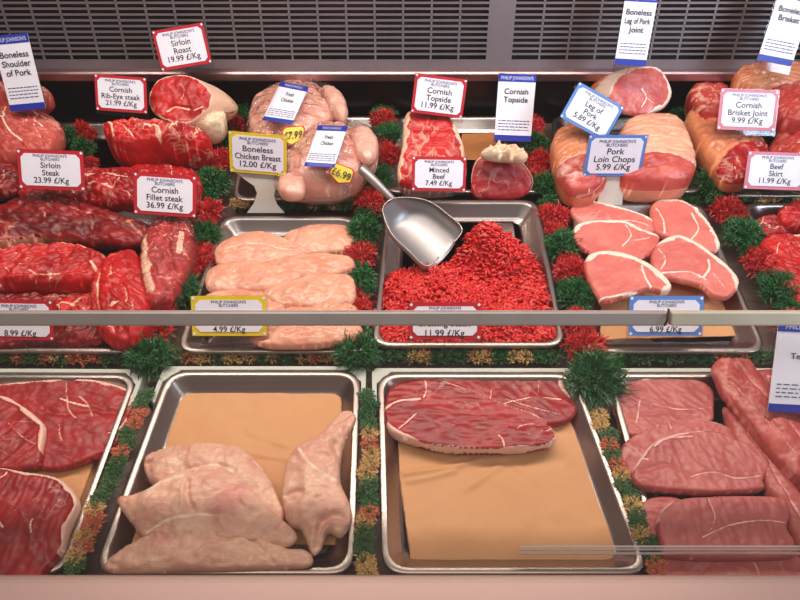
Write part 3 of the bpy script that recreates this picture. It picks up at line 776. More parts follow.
GL = 'chicken legs in the front tray'
def leg(ol, z, label, seams=(), H=.02, B=.012, **kw):
    o = lump('chicken_leg_quarter', ol, z, H, M['skin'], B=B, seams=seams, floor=z-B, nz=(.004, 42), power=.85, grooves=3, rg=.0012, **kw); return tag(o, label, 'chicken leg', GL)
leg([(144, 460), (152, 451), (180, 444), (219, 443), (240, 446), (258, 459), (271, 479), (280, 500), (285, 516), (272, 524), (235, 506), (190, 500), (160, 487), (148, 478)], .030,
    'chicken leg furthest from the glass of the three lying side by side', seams=[([(160, 486), (185, 478), (215, 470), (235, 474)], .004, -.003, .8)])
leg([(117, 499), (135, 494), (150, 490), (171, 474), (206, 466), (232, 470), (254, 490), (275, 513), (295, 531), (296, 542), (283, 548), (250, 545), (200, 548), (148, 540), (132, 524)], .036,
    'middle chicken leg of the three lying side by side', seams=[([(150, 494), (165, 486), (185, 480)], .004, .001, .9), ([(148, 536), (175, 524), (205, 520), (235, 524)], .003, -.002, .7)])
leg([(104, 569), (108, 560), (119, 552), (145, 537), (167, 523), (206, 519), (240, 524), (267, 540), (288, 548), (304, 549), (313, 557), (306, 568), (255, 571), (180, 573), (120, 574)], .034,
    'chicken leg nearest the glass of the three lying side by side', H=.017, seams=[([(150, 540), (170, 528), (205, 524)], .004, .001, .9)])
leg([(340, 414), (350, 411), (356, 420), (348, 436), (342, 457), (341, 483), (350, 505), (352, 522), (341, 538), (328, 534), (321, 550), (312, 555), (301, 532), (288, 524), (282, 496), (285, 470), (297, 448), (318, 437), (331, 424)], .032,
    'chicken leg lying upright on its own at the right of the tray', seams=[([(300, 455), (310, 470), (322, 480), (338, 486)], .004, .001, .6), ([(318, 548), (322, 530), (332, 520), (344, 522)], .004, -.005, 0)])

G3 = 'beef steaks on the peach paper'
steak([(440, 385), (483, 378), (526, 374), (557, 375), (566, 392), (577, 411), (568, 423), (550, 428), (515, 422), (470, 408)], .020,
      'thinner beef steak lying partly under the other on peach paper', group=G3, rim=[(1, 2, .003), (3, 4.2, .008)],
      seams=[([(500, 408), (530, 400), (560, 402)], .0012, .001, .9), ([(505, 402), (530, 410), (560, 418)], .0012, .001, .8)])
steak([(385, 405), (392, 388), (422, 380), (444, 382), (470, 392), (505, 407), (535, 418), (552, 433), (555, 446), (531, 453), (500, 455), (448, 454), (414, 446), (392, 437), (385, 422)], .031,
      'deep red oval beef steak with a thin fat edge on top of peach paper', B=.014, group=G3, rim=[(3, 8.5, .0028), (8.5, 12, .0018), (12, 13.5, .006)],
      seams=[([(385, 412), (400, 404), (420, 402)], .0025, .0015, 1), ([(440, 400), (470, 415), (500, 430), (530, 440)], .0006, .0003, .6), ([(430, 425), (470, 432), (520, 430)], .0006, .0003, .5)])

G4 = 'pork steaks in the front right tray'
pk = dict(auto=2, mat='pork_steak', name='pork_steak', group=G4)
steak([(609, 401), (616, 388), (640, 379), (670, 377), (700, 381), (713, 392), (714, 409), (711, 424), (680, 436), (627, 438), (616, 418)], .021,
      'pork steak furthest from the glass in the front right tray', rim=[(0, 3, .003)], seams=[([(650, 405), (680, 412), (710, 410)], .0012, .0006, .7), ([(625, 420), (660, 416), (700, 418)], .003, -.001, 0)], **pk)
steak([(620, 453), (631, 437), (666, 422), (700, 420), (726, 427), (742, 437), (744, 460), (700, 480), (640, 480), (624, 475)], .028,
      'pork steak mostly covered by the one in front of it', rim=[(1, 4.5, .002)], **pk)
steak([(631, 474), (640, 457), (653, 442), (679, 433), (713, 431), (735, 440), (757, 450), (769, 466), (763, 483), (761, 494), (713, 497), (687, 496), (644, 492), (633, 485)], .038,
      'largest round pork steak, lying on another in the middle of the front right tray', B=.012, rim=[(0, 3.5, .0035)], seams=[([(690, 480), (712, 476), (735, 482), (760, 480)], .0014, -.001, .8), ([(652, 448), (665, 440), (690, 438)], .002, .001, .9), ([(640, 475), (665, 468), (690, 480)], .003, -.0015, 0)], **pk)
steak([(640, 505), (655, 497), (680, 500), (690, 520), (680, 540), (655, 540), (644, 525)], .028, 'small dark piece of pork peeping from under the nearest steaks', rim=[], **pk)
steak([(652, 545), (700, 540), (800, 540), (840, 560), (850, 588), (760, 596), (672, 592)], .026, 'pork steak just behind the pale reflection lines at the very front', **pk)
steak([(655, 524), (662, 507), (680, 499), (706, 497), (748, 496), (780, 499), (789, 513), (786, 531), (794, 548), (788, 562), (672, 562), (660, 548)], .042,
      'pork steak with a squared far edge in the nearest row of the front right tray', B=.016, rim=[(0, 1.6, .003)], seams=[([(700, 542), (730, 528), (760, 524), (782, 526)], .0014, -.001, .8), ([(705, 500), (712, 520), (708, 534)], .0015, -.001, .6)], **pk)
def tenderloin(ol, z, label, mat='tender', H=.018, B=.016, seams=(), patches=(), rim=()):
    return tag(lump('pork_tenderloin', ol, z, H, M[mat], B=B, seams=seams, patches=patches, rim=rim, floor=z-B, nz=(.003, 45), power=.8), label, 'pork tenderloin', 'pork tenderloins at the right')
tenderloin([(722, 408), (735, 415), (760, 440), (790, 480), (830, 540), (850, 580), (810, 580), (780, 520), (752, 470), (730, 440)], .028, 'dull purplish pork tenderloin lying lowest at the front right corner', 'pork_steak', seams=[([(735, 425), (765, 470), (800, 530)], .003, -.002, .5)])
tenderloin([(752, 372), (775, 372), (830, 390), (860, 440), (850, 470), (805, 430), (775, 400)], .034, 'paler pork tenderloin behind the tall blue-banded tag', seams=[([(765, 380), (800, 400), (840, 440)], .003, .001, .8)])
tenderloin([(711, 372), (715, 361), (730, 358), (748, 360), (757, 374), (776, 396), (806, 430), (840, 475), (850, 505), (826, 505), (790, 478), (762, 448), (740, 418), (722, 395)], .045,
           'long reddish pork tenderloin lying on top, its blunt end towards the rail', H=.02, patches=[], seams=[([(725, 385), (750, 410), (780, 445)], .0025, -.003, .5), ([(745, 385), (770, 412), (800, 450)], .002, -.002, .7), ([(735, 395), (755, 420), (790, 460)], .0015, .001, .7)])

# ================================================================== MIDDLE ROW
GB = 'beef cuts in the middle left tray'
def cut(ol, z, label, mat='beef', H=.02, B=.02, name='beef_cut', cat='beef cut', group=GB, r=None, seams=(), rim=(), floor=None, nz=(.004, 34), power=.7, auto=9, grooves=5, **kw):
    return tag(lump(name, ol, z, H, M[mat], B=B, r=r, seams=seams, rim=rim, floor=z-B if floor is None else floor, nz=nz, power=power, auto=auto, grooves=grooves, rg=kw.pop('rg', .0042), **kw), label, cat, group)
cut([(-40, 300), (30, 292), (90, 292), (112, 305), (112, 330), (96, 345), (40, 350), (-40, 350)], .028, 'brownish trimmed beef piece under the front rail at the left', 'beef_dark', seams=[([(60, 325), (80, 320), (105, 330)], .005, .001, .9)])
cut([(-40, 206), (0, 207), (20, 199), (44, 194), (68, 198), (101, 208), (128, 218), (149, 227), (147, 240), (131, 250), (101, 248), (68, 246), (34, 244), (0, 250), (-40, 252)], .050, 'long dark red beef cut lying furthest back in the middle left tray', 'beef_dark', H=.02, B=.03,
    seams=[([(12, 222), (30, 205), (44, 198)], .003, -.003, .5), ([(60, 205), (85, 215), (130, 228)], .004, -.004, .5), ([(80, 212), (95, 225), (92, 240)], .003, -.004, .3), ([(130, 225), (140, 240)], .003, .001, .9)], rim=[(2, 3.4, .003), (12, 13.5, .004)])
cut([(-40, 252), (0, 250), (20, 245), (61, 242), (84, 244), (103, 252), (110, 262), (98, 282), (82, 294), (47, 297), (20, 294), (-40, 294)], .056, 'bright red beef slab with a strip of fat along its far edge', 'beef_bright', H=.014, B=.03, r=.014, rim=[(0.5, 4.4, .005)],
    seams=[([(30, 282), (45, 290), (60, 284)], .002, .0, .7), ([(95, 272), (100, 285)], .004, .001, .8)])
cut([(52, 304), (75, 298), (100, 292), (114, 300), (110, 318), (90, 326), (60, 322)], .046, 'orange-red wedge of beef just behind the rail', 'beef_bright', H=.014, seams=[([(60, 310), (85, 304)], .004, .001, .7)])
fb_ = cut([(148, 232), (160, 218), (180, 214), (194, 222), (194, 250), (186, 280), (168, 306), (150, 312), (140, 296), (141, 262)], .048, 'fatty beef piece under clear film beside the garnish', 'beef_mixed', H=.026, B=.03,
    seams=[([(146, 240), (148, 270), (152, 300)], .009, .003, 1), ([(176, 225), (172, 250), (176, 280)], .004, -.006, 0), ([(186, 240), (182, 262)], .006, .001, .9)])
fl_ = lump('clear_film', [(146, 230), (158, 214), (182, 209), (198, 220), (199, 252), (190, 284), (170, 312), (150, 316), (138, 296), (139, 262)], .048, .031, M['bag'], B=.028, floor=.018, nz=(.008, 60), power=.7); adopt(fl_, fb_, 'clear_film')
cut([(93, 282), (106, 260), (124, 251), (138, 251), (145, 270), (150, 296), (153, 322), (146, 342), (120, 351), (98, 338), (90, 312)], .050, 'upright red beef chunk in the middle of the front, with pale sinew on its left', 'beef_bright', H=.026, B=.03,
    seams=[([(104, 275), (100, 300), (104, 330)], .003, -.003, .6), ([(112, 262), (116, 290), (112, 320)], .0015, -.002, .4), ([(116, 316), (122, 314)], .004, .001, 1)])

# chicken breasts
GC = 'boneless chicken breasts in the tray'
def breast(ol, z, label, H=.014, B=.012, seams=()):
    ol = np.array(ol, float); c_ = (ol.min(0)+ol.max(0))/2; ol = c_+(ol-c_)*[1.05, 1.06]
    return tag(lump('chicken_breast', ol, z, H, M['breast'], B=B, seams=seams, floor=z-B, nz=(.0030, 46), power=.7, grooves=1, rg=.0006), label, 'chicken breast', GC)
breast([(285, 238), (303, 228), (325, 225), (347, 227), (355, 236), (351, 251), (328, 256), (303, 254)], .026, 'breast at the far right corner of the tray')
breast([(218, 250), (231, 239), (259, 232), (281, 237), (300, 247), (312, 252), (294, 260), (264, 266), (224, 267), (217, 258)], .032, 'breast at the far left corner of the tray, with a ragged lower fold', seams=[([(222, 254), (250, 247), (280, 252), (305, 252)], .0022, -.003, .8)])
breast([(268, 268), (281, 259), (308, 254), (332, 254), (350, 258), (352, 270), (330, 279), (296, 281)], .035, 'breast in the second row on the right')
breast([(208, 277), (219, 266), (245, 261), (274, 265), (300, 276), (284, 287), (258, 294), (214, 293)], .041, 'smooth rounded breast in the second row on the left, pointing right')
breast([(206, 298), (228, 290), (262, 292), (292, 303), (294, 322), (240, 326), (200, 316)], .038, 'breast behind the yellow-edged tag at the rail')
breast([(264, 296), (284, 284), (315, 276), (347, 276), (354, 290), (350, 304), (318, 311), (286, 308)], .045, 'largest breast, third row on the right')
breast([(290, 308), (325, 303), (354, 306), (356, 326), (320, 332), (290, 328)], .040, 'breast hidden mostly by the rail on the right')
breast([(252, 328), (285, 318), (325, 318), (356, 324), (357, 338), (325, 347), (280, 349), (255, 343)], .044, 'breast below the rail, nearest the glass in its tray', seams=[([(262, 338), (300, 330), (345, 336)], .002, -.002, .6)])

# pork chops
GP = 'pork loin chops in the tray'
def chop(ol, z, label, rim, seams=(), yaw=0, tilt=0):
    return steak(ol, z, label, 'pork', H=.006, B=.008, r=.004, auto=0, rim=[(a_, b_, w_*1.7) for a_, b_, w_ in rim], seams=seams, group=GP, name='pork_chop', cat='pork chop', nz=(.0015, 40), tilt=tilt)
chop([(571, 206), (584, 200), (604, 204), (631, 212), (650, 221), (656, 232), (640, 240), (600, 232), (573, 218)], .030, 'furthest back chop of the left-hand column', [(0, 5, .004)], [([(615, 226), (632, 224), (648, 230)], .002, .001, .8)])
chop([(651, 204), (662, 199), (682, 201), (699, 214), (712, 231), (720, 250), (709, 256), (692, 244), (672, 240), (656, 234), (650, 217)], .033, 'chop at the far end of the right-hand column', [(0.5, 5.3, .0045)], [([(655, 210), (662, 222), (664, 236)], .003, .001, .7), ([(690, 215), (697, 232), (690, 244)], .002, .001, 1)])
chop([(572, 234), (577, 224), (597, 220), (624, 221), (641, 230), (658, 238), (656, 251), (641, 262), (615, 262), (588, 254), (576, 245)], .040, 'middle chop of the left-hand column, with a ragged meaty tip', [(0, 5, .005)], [([(624, 226), (630, 238), (622, 250)], .002, .001, .9), ([(632, 244), (648, 240)], .0015, .001, .8)])
chop([(584, 262), (591, 253), (611, 251), (635, 258), (655, 270), (671, 288), (664, 295), (648, 291), (631, 297), (604, 306), (596, 296), (587, 279)], .049, 'nearest chop of the left-hand column, with a thick curved fat edge', [(0, 6, .006)], [([(600, 304), (625, 298), (650, 292)], .0025, .001, .9), ([(640, 268), (644, 280), (650, 290)], .0025, .001, 1)])
chop([(650, 259), (657, 243), (675, 235), (692, 241), (709, 253), (729, 270), (739, 286), (730, 300), (714, 299), (699, 287), (675, 281), (657, 275)], .043, 'nearest chop of the right-hand column, tapering towards the tray side', [(1, 6.2, .005)], [([(707, 262), (708, 272), (702, 282)], .0025, .001, 1), ([(662, 276), (690, 276), (705, 284)], .0025, .001, .9), ([(712, 276), (724, 292)], .0015, .0, .8), ([(657, 250), (664, 262), (660, 272)], .003, .001, .6)])

# beef at the right edge
GR = 'beef slabs at the right edge'
cut([(752, 222), (765, 214), (790, 222), (792, 236), (770, 240), (756, 234)], .030, 'small dark red beef piece at the back corner of the right-edge tray', 'beef', H=.012, B=.015, group=GR)
cut([(776, 214), (781, 203), (810, 200), (850, 204), (850, 232), (800, 234), (782, 228)], .045, 'thick red beef slab at the back of the right-edge tray', 'beef_bright', H=.012, B=.02, r=.012, group=GR)
cut([(757, 250), (765, 235), (790, 234), (830, 238), (880, 260), (890, 312), (812, 312), (790, 298), (772, 276)], .036, 'broad flat bright red beef slab at the right edge of the picture', 'beef_bright', H=.01, B=.02, r=.012, group=GR, seams=[([(785, 240), (800, 252), (840, 262)], .003, -.004, .3), ([(790, 238), (830, 244)], .003, .002, .9)])

# ================================================================== MINCE
def minced():
    zb_ = .012; poly = np.array([(378, 285), (392, 268), (420, 262), (440, 262), (458, 250), (476, 232), (505, 236), (533, 256), (550, 285), (560, 320), (556, 342), (380, 342), (374, 320)], float)
    W = np.array([at(p[0], p[1], .034)[:2] for p in poly]); 
    # inset so that it stays inside the tray walls
    cx = W.mean(0); W = cx+(W-cx)*.97
    def bump(x, y, px, py, z, s, h):
        c = at(px, py, z); return h*math.exp(-((x-c.x)**2+(y-c.y)**2)/(s*s))
    lobes = [(484, 246, .05, .034, .056), (517, 262, .04, .036, .034), (402, 292, .03, .03, .016), (440, 286, .03, .03, .016), (540, 300, .03, .03, .014), (470, 312, .03, .04, .014), (520, 318, .03, .03, .012)]
    def hz(x, y, d):
        h = .014+sum(bump(x, y, *l) for l in lobes)+.004*noise.noise(Vector((x*40, y*40, 0)))
        return zb_+h*min(1, max(.15, d/.014)**.6)
    rr = random.Random(3); mb = MB(); mf = MB()
    lo, hi = W.min(0), W.max(0)
    cl = crom(W)
    # the packed body under the strands
    xs = np.linspace(lo[0], hi[0], 70); ys = np.linspace(lo[1], hi[1], 70); idx = {}; V = []; F = []
    pts = np.array([(x, y) for y in ys for x in xs]); ins = inside(pts, cl); ds = np.array([np.linalg.norm(cl-p, axis=1).min() for p in pts])
    for k, p in enumerate(pts):
        if ins[k]: idx[k] = len(V); V.append((p[0], p[1], hz(p[0], p[1], ds[k])-.002))
    for j in range(69):
        for i in range(69):
            f = (j*70+i, j*70+i+1, (j+1)*70+i+1, (j+1)*70+i)
            if all(q in idx for q in f): F.append(tuple(idx[q] for q in f))
    body = mesh('minced_beef', V, F, M['mince'])
    n = 0
    while n < 4300:
        x, y = rr.uniform(lo[0], hi[0]), rr.uniform(lo[1], hi[1]); p = np.array([[x, y]])
        if not inside(p, cl)[0]: continue
        d = np.linalg.norm(cl-p, axis=1).min(); n += 1
        a = rr.uniform(0, 2*math.pi); L = rr.uniform(.006, .014); P = []
        z0 = hz(x, y, d)+rr.uniform(-.001, .0025); cv = rr.uniform(-2.2, 2.2); e = rr.uniform(-.5, .5)
        for s_ in range(4):
            t = s_/3; P.append((x, y, z0+math.sin(t*math.pi)*.0018+e*(t-.5)*L)); a += cv*.33; x += math.cos(a)*L/3; y += math.sin(a)*L/3
        (mf if rr.random() < .13 else mb).tube(P, [.0014, .0022, .0022, .0013], 6)
    a = mb.build('meat_strands', M['mince'], body, True); b = mf.build('pale_strands', M['mince_fat'], body, True); a['kind'] = 'stuff'; b['kind'] = 'stuff'
    tag(body, 'heap of bright red minced beef filling the tray under the scoop', 'minced beef', kind='stuff')
minced()

# scoop
def scoop():
    O = at(418, 235, .075); 
    # rim plane leans towards the viewer and to the right
    Nn = Vector((.12, -.30, 1)).normalized(); U = Vector((1, 0, 0)); U = (U-Nn*U.dot(Nn)).normalized(); V = Nn.cross(U)
    ol = crom([(383, 212), (386, 203), (396, 198), (414, 198), (430, 202), (446, 213), (462, 229), (452, 244), (440, 256), (426, 266), (408, 250), (392, 234)])
    P = []
    for p in ol: q = at_plane(p[0], p[1], O, Nn)-O; P.append(np.array([q.dot(U), q.dot(V)]))
    P = np.array(P); n = len(P)
    # axis of the bowl from the handle end to the mouth
    hq = at_plane(389, 205, O, Nn)-O; mq = at_plane(447, 252, O, Nn)-O; h0 = np.array([hq.dot(U), hq.dot(V)]); m0 = np.array([mq.dot(U), mq.dot(V)])
    ax = (m0-h0)/np.linalg.norm(m0-h0); Lx = np.linalg.norm(m0-h0); pr = np.array([-ax[1], ax[0]])
    # rows across the bowl
    s = (P-h0)@ax; w = (P-h0)@pr
    K, J = 26, 16; rows = []
    for k in range(K+1):
        t = -.004+(Lx+.004)*(1-math.cos(math.pi*k/K))/2 if True else 0
        hit = []
        for i in range(n):
            a, b = s[i], s[(i+1) % n]
            if (a-t)*(b-t) <= 0 and a != b: hit.append(w[i]+(w[(i+1) % n]-w[i])*(t-a)/(b-a))
        if len(hit) < 2: continue
        rows.append((t, min(hit), max(hit)))
    D = .034
    def shell(off):
        V_ = []
        for (t, a, b) in rows:
            c, hw = (a+b)/2, (b-a)/2; dep = D*min(1, math.sqrt(max(0, (t+.006)/.03)))*min(1, hw/.03)
            for j in range(J+1):
                th = math.pi*j/J; x = -math.cos(th)*(hw+off); z = -(math.sin(th)**.7)*(dep+off)
                q = h0+ax*t+pr*(c+x); V_.append(O+U*q[0]+V*q[1]+Nn*z)
        return V_
    A, B_ = shell(0), shell(.0014); R = len(rows); nn = J+1; m = len(A); F = []
    for i in range(R-1):
        for j in range(J):
            f = (i*nn+j, i*nn+j+1, (i+1)*nn+j+1, (i+1)*nn+j); F += [f, tuple(m+x for x in f[::-1])]
    for i in range(R-1):
        for j in (0, J): F.append((i*nn+j, (i+1)*nn+j, m+(i+1)*nn+j, m+i*nn+j))
    for i in (0, R-1):
        for j in range(J): F.append((i*nn+j, i*nn+j+1, m+i*nn+j+1, m+i*nn+j))
    o = mesh('metal_scoop', [tuple(v) for v in A+B_], F, M['scoop'])
    b = at(396, 203, .076); e = at(360, 167, .115); hb = MB()
    Pn = [b+Vector((.004, -.004, -.006)), b, b.lerp(e, .25), b.lerp(e, .6), b.lerp(e, .95), e]
    hb.tube(Pn, [.004, .0055, .0062, .0078, .0085, .005], 12); hb.build('handle', M['scoop'], o, True)
    rb = MB(); rim_ = [O+U*p[0]+V*p[1] for p in P if (p-h0)@ax < Lx*.97]
    k0 = 0
    seq = [O+U*P[i][0]+V*P[i][1] for i in range(n)]
    far = max(range(n), key=lambda i: s[i]); seq = seq[far+6:]+seq[:far-5]
    rb.tube(seq, .0013, 6); rb.build('rolled_edge', M['rim'], o, True)
    tag(o, 'steel scoop with a long handle resting in the minced beef', 'scoop')
    for (x, y) in ((398, 233), (420, 246), (402, 228)):
        pass
scoop()

# ================================================================== BACK ROW
GJ = 'beef joints at the back left'
def joint(ol, z, label, mat, **kw):
    kw.setdefault('name', 'beef_joint'); kw.setdefault('cat', 'joint'); kw.setdefault('group', GJ)
    return cut(ol, z, label, mat, **kw)
joint([(-20, 92), (0, 84), (40, 83), (52, 89), (55, 100), (50, 110), (10, 116), (-20, 112)], .095, 'small orange-pink rolled joint behind the tall tag at the far left', 'pork_red', H=.02, B=.05, name='pork_joint')
joint([(-40, 118), (-10, 108), (23, 105), (47, 110), (63, 122), (67, 134), (60, 150), (45, 165), (0, 170), (-40, 168)], .06, 'pinkish boned shoulder joint webbed with white fat at the far left', 'pork_red', H=.03, B=.05, name='pork_joint',
      seams=[([(40, 115), (50, 124), (64, 128)], .0025, -.001, 1), ([(46, 122), (42, 132), (50, 140)], .002, 0, .9), ([(15, 112), (10, 128), (14, 145), (25, 158)], .003, -.002, .9), ([(0, 125), (14, 128)], .002, -.001, .7)])
joint([(-40, 165), (0, 158), (18, 162), (24, 180), (10, 196), (-40, 200)], .05, 'dark red beef piece beside the front corner of the white and red tag', 'beef_dark', H=.02, B=.03)
joint([(20, 190), (60, 184), (100, 188), (128, 200), (120, 212), (80, 208), (30, 204)], .045, 'flat red beef fillet lying behind the long dark cut', 'beef', H=.012, B=.03, seams=[([(40, 192), (80, 196), (115, 204)], .003, .001, .6)])
joint([(66, 172), (80, 166), (110, 168), (150, 164), (190, 166), (202, 178), (200, 200), (170, 214), (120, 210), (80, 196), (68, 186)], .05, 'loose red fillet pieces with pale sinew behind the fillet tag', 'beef', H=.018, B=.036,
      seams=[([(80, 180), (100, 178), (130, 186)], .003, .001, .8), ([(90, 190), (115, 196)], .003, .001, .8)])
joint([(104, 135), (110, 121), (132, 120), (158, 122), (176, 128), (190, 127), (207, 142), (214, 154), (207, 164), (193, 167), (160, 166), (137, 169), (120, 173), (108, 166), (103, 150)], .085,
      'knobbly rib-eye joint of red meat and cream fat below the rolled sirloin', 'beef_bright', H=.035, B=.07, power=.5,
      seams=[([(112, 124), (114, 140), (110, 160)], .004, .002, .9), ([(120, 132), (126, 146), (130, 165)], .003, -.003, .8), ([(150, 148), (160, 152), (158, 164)], .007, .002, .9), ([(190, 128), (180, 140), (172, 156)], .004, .002, 1), ([(190, 128), (200, 140), (206, 150)], .0025, .003, 1), ([(185, 142), (182, 155)], .004, -.006, 0), ([(132, 123), (142, 128), (155, 132)], .0015, .001, .8)])
# rolled sirloin: a cut face with fat wrapped round behind it
o = lump('sirloin_roast', [(151, 92), (160, 80), (179, 75), (195, 78), (207, 86), (214, 97), (211, 108), (200, 118), (188, 125), (174, 124), (158, 117), (150, 106)], .128, .006, M['beef_bright'], B=.05, r=.012, rB=.012, tilt=38, yaw=-12,
         shear=(.030, .02, -.012), rim=[(0, 12, .0035)], front=('cut_face', M['beef_bright']), backmat=M['joint_fat'], nz=(.002, 60), fit=False,
         seams=[([(182, 85), (186, 92), (183, 100)], .0012, 0, .8), ([(168, 112), (176, 108), (190, 110)], .003, -.004, .8), ([(196, 112), (204, 108)], .002, .001, .9), ([(172, 88), (176, 95)], .001, 0, .7)])
tag(o, 'rolled sirloin roast wrapped in cream fat, behind the rib-eye joint', 'joint', GJ)
fl_ = joint([(182, 128), (196, 124), (214, 118), (226, 112), (227, 124), (218, 138), (204, 143), (192, 136)], .10, 'cream fat flap at the foot of the rolled sirloin', 'joint_fat', H=.012, B=.05, name='fat_flap', cat='fat')
adopt(fl_, o, 'fat_flap')

# whole chickens
GW = 'whole chickens in clear bags'
def chicken(ol, z, label, seams, H=.052, B=.06, bag=None, bagp=None):
    o = lump('whole_chicken', ol, z, H, M['bird'], B=B, seams=seams, floor=max(FL+.001, z-B), nz=(.004, 34), power=.8, grooves=3, rg=.0012)
    Vb = BV[o.name]
    b = lump('poultry_bag', bag, z, H+.004, M['bag'], B=B*.8, floor=max(FL+.001, z-B*.8), nz=(.006, 55), power=.8)
    o['bagkey'] = b.name
    # the bag belongs to its bird
    off = Vector(b.location)-Vector(o.location); b.parent = o; b.location = off
    return tag(o, label, 'chicken', GW)
ch1 = chicken([(249, 128), (253, 108), (268, 92), (282, 84), (300, 80), (318, 82), (332, 92), (342, 104), (345, 118), (338, 128), (318, 147), (292, 162), (266, 166), (251, 150)], .085,
              'bagged whole chicken behind, tagged at seven ninety-nine', [([(322, 88), (324, 104), (334, 118), (345, 122)], .0065, -.02, 0), ([(254, 124), (262, 140), (280, 158)], .006, -.015, 0)], H=.045, B=.075,
              bag=[(247, 128), (252, 106), (268, 90), (282, 82), (300, 78), (320, 80), (338, 88), (346, 102), (350, 120), (340, 132), (318, 150), (292, 165), (262, 168), (249, 150)])
ch2 = chicken([(275, 188), (281, 172), (291, 158), (300, 142), (312, 129), (330, 122), (350, 124), (368, 128), (378, 142), (377, 160), (366, 174), (360, 190), (340, 202), (305, 204), (281, 199)], .072,
              'bagged whole chicken in front, tagged at six ninety-nine', [([(355, 126), (352, 142), (358, 158), (374, 164)], .0065, -.02, 0), ([(292, 160), (300, 176), (298, 194)], .005, -.012, 0), ([(330, 202), (334, 188), (352, 180)], .005, -.012, 0)], H=.05, B=.062,
              bag=[(273, 188), (279, 172), (289, 158), (298, 141), (310, 127), (330, 119), (352, 122), (371, 124), (382, 142), (380, 162), (368, 176), (362, 192), (341, 204), (304, 206), (279, 201)])
def drum(ol, z, bird, H=.02):
    d_ = lump('drumstick', ol, z, H, M['bird'], B=.02, nz=(.003, 60), rg=.001, power=.8); adopt(d_, bird, 'drumstick')
drum([(321, 86), (334, 88), (345, 99), (348, 116), (341, 124), (331, 114), (324, 100)], .112, ch1)
drum([(352, 127), (367, 127), (378, 140), (377, 158), (368, 167), (358, 160), (351, 144)], .105, ch2)
drum([(277, 190), (283, 174), (295, 170), (305, 182), (303, 198), (286, 201)], .085, ch2, .014)
sticker([(281, 81), (309, 87), (292, 124), (262, 120)], ch1, 'chicken_label', 'white', ['Fresh', 'Chicken'], 'white label with blue bands on the rear chicken')
sticker([(318, 125), (348, 126), (334, 168), (304, 166)], ch2, 'chicken_label', 'white', ['Fresh', 'Chicken'], 'white label with blue bands on the front chicken')
sticker([(282, 127), (306, 125), (303, 142), (281, 145)], ch1, 'price_sticker', 'flash', ['£7.99'], 'yellow price sticker reading 7.99 on the rear chicken')
sticker([(333, 161), (356, 170), (350, 187), (327, 177)], ch2, 'price_sticker', 'flash', ['£6.99'], 'yellow price sticker reading 6.99 on the front chicken')

# topside
GT = 'topside joints at the back'
o = lump('topside_joint', [(405, 116), (420, 111), (447, 116), (458, 134), (465, 160), (464, 190), (440, 198), (405, 198), (397, 182), (402, 150)], .075, .016, M['beef_bright'], B=.06, r=.018, rB=.02, tilt=22, rim=[(2.2, 5.2, .009), (7.5, 10.6, .009)], nz=(.003, 50), backmat=M['beef_fat'], front=('cut_face', M['beef_bright']), floor=FL+.001,
         seams=[([(411, 134), (430, 136), (455, 134)], .0016, -.003, .2), ([(410, 150), (430, 153), (460, 150)], .0016, -.003, .2), ([(431, 114), (432, 150), (434, 190)], .0016, -.003, .1), ([(410, 168), (460, 170)], .0016, -.003, .2)])
tag(o, 'tall topside joint with string-tied red top and fat down both sides', 'joint', GT)
o = lump('topside_joint', [(471, 182), (474, 166), (482, 157), (496, 154), (514, 157), (527, 168), (533, 181), (529, 192), (517, 199), (490, 200), (474, 197)], .058, .006, M['beef_steak'], B=.07, r=.012, rB=.016, tilt=48, front=('cut_face', M['beef_steak']), backmat=M['beef_mixed'],
         shear=(.006, .02, .012), nz=(.0015, 50), floor=FL+.001, fit=False, rim=[(0, 7, .0012)], seams=[([(480, 185), (500, 180), (525, 186)], .0008, 0, .4), ([(500, 165), (506, 174), (516, 178)], .0007, 0, .5)])
tag(o, 'round topside joint with its smooth red cut face to the front', 'joint', GT)
fl_ = joint([(482, 156), (484, 148), (496, 142), (508, 141), (520, 148), (528, 158), (522, 164), (505, 158)], .108, 'crinkled cream fat cap on the round topside joint', 'joint_fat', H=.01, B=.02, name='fat_cap', cat='fat', group=GT, nz=(.009, 75))
adopt(fl_, o, 'fat_cap')

# pork joints
GPJ = 'pork joints at the back'
o = lump('pork_leg_joint', [(608, 97), (612, 84), (622, 74), (640, 67), (657, 68), (667, 80), (671, 95), (664, 108), (650, 114), (633, 116), (620, 112), (610, 105)], .118, .006, M['pork_red'], B=.06, r=.010, rB=.02, tilt=46, yaw=14, front=('cut_face', M['pork_red']), backmat=M['rind_orange'],
         shear=(-.022, .03, .0), rim=[(0, 3, .003), (3, 8, .0075)], nz=(.0015, 40), fit=False,
         seams=[([(640, 90), (645, 98), (640, 108)], .0016, -.001, .9), ([(645, 98), (652, 104)], .0014, -.001, .8), ([(636, 80), (641, 90)], .0012, 0, .6)])
tag(o, 'pork leg joint with a round pink cut face edged in white fat', 'joint', GPJ)
o = lump('rolled_pork_joint', [(549, 146), (556, 128), (575, 122), (600, 130), (616, 146), (618, 170), (610, 192), (590, 206), (570, 205), (560, 192), (553, 168)], .066, .034, M['rind_orange'], B=.05, tilt=6, power=.6, nz=(.003, 40), rg=.0022, auto=3, floor=FL+.001,
         patches=[([(556, 180), (575, 171), (598, 172), (614, 184), (615, 210), (560, 212)], 'cut_end', M['pork_red'])],
         seams=[([(552, 150), (572, 143), (598, 142), (616, 150)], .002, -.006, 0), ([(552, 166), (572, 156), (598, 156), (618, 164)], .002, -.006, 0), ([(556, 138), (574, 130), (598, 134)], .002, -.005, 0), ([(556, 176), (575, 169), (600, 170), (616, 178)], .002, -.003, .9)])
tag(o, 'smaller orange rolled pork joint with scored rind, at the left', 'joint', GPJ)
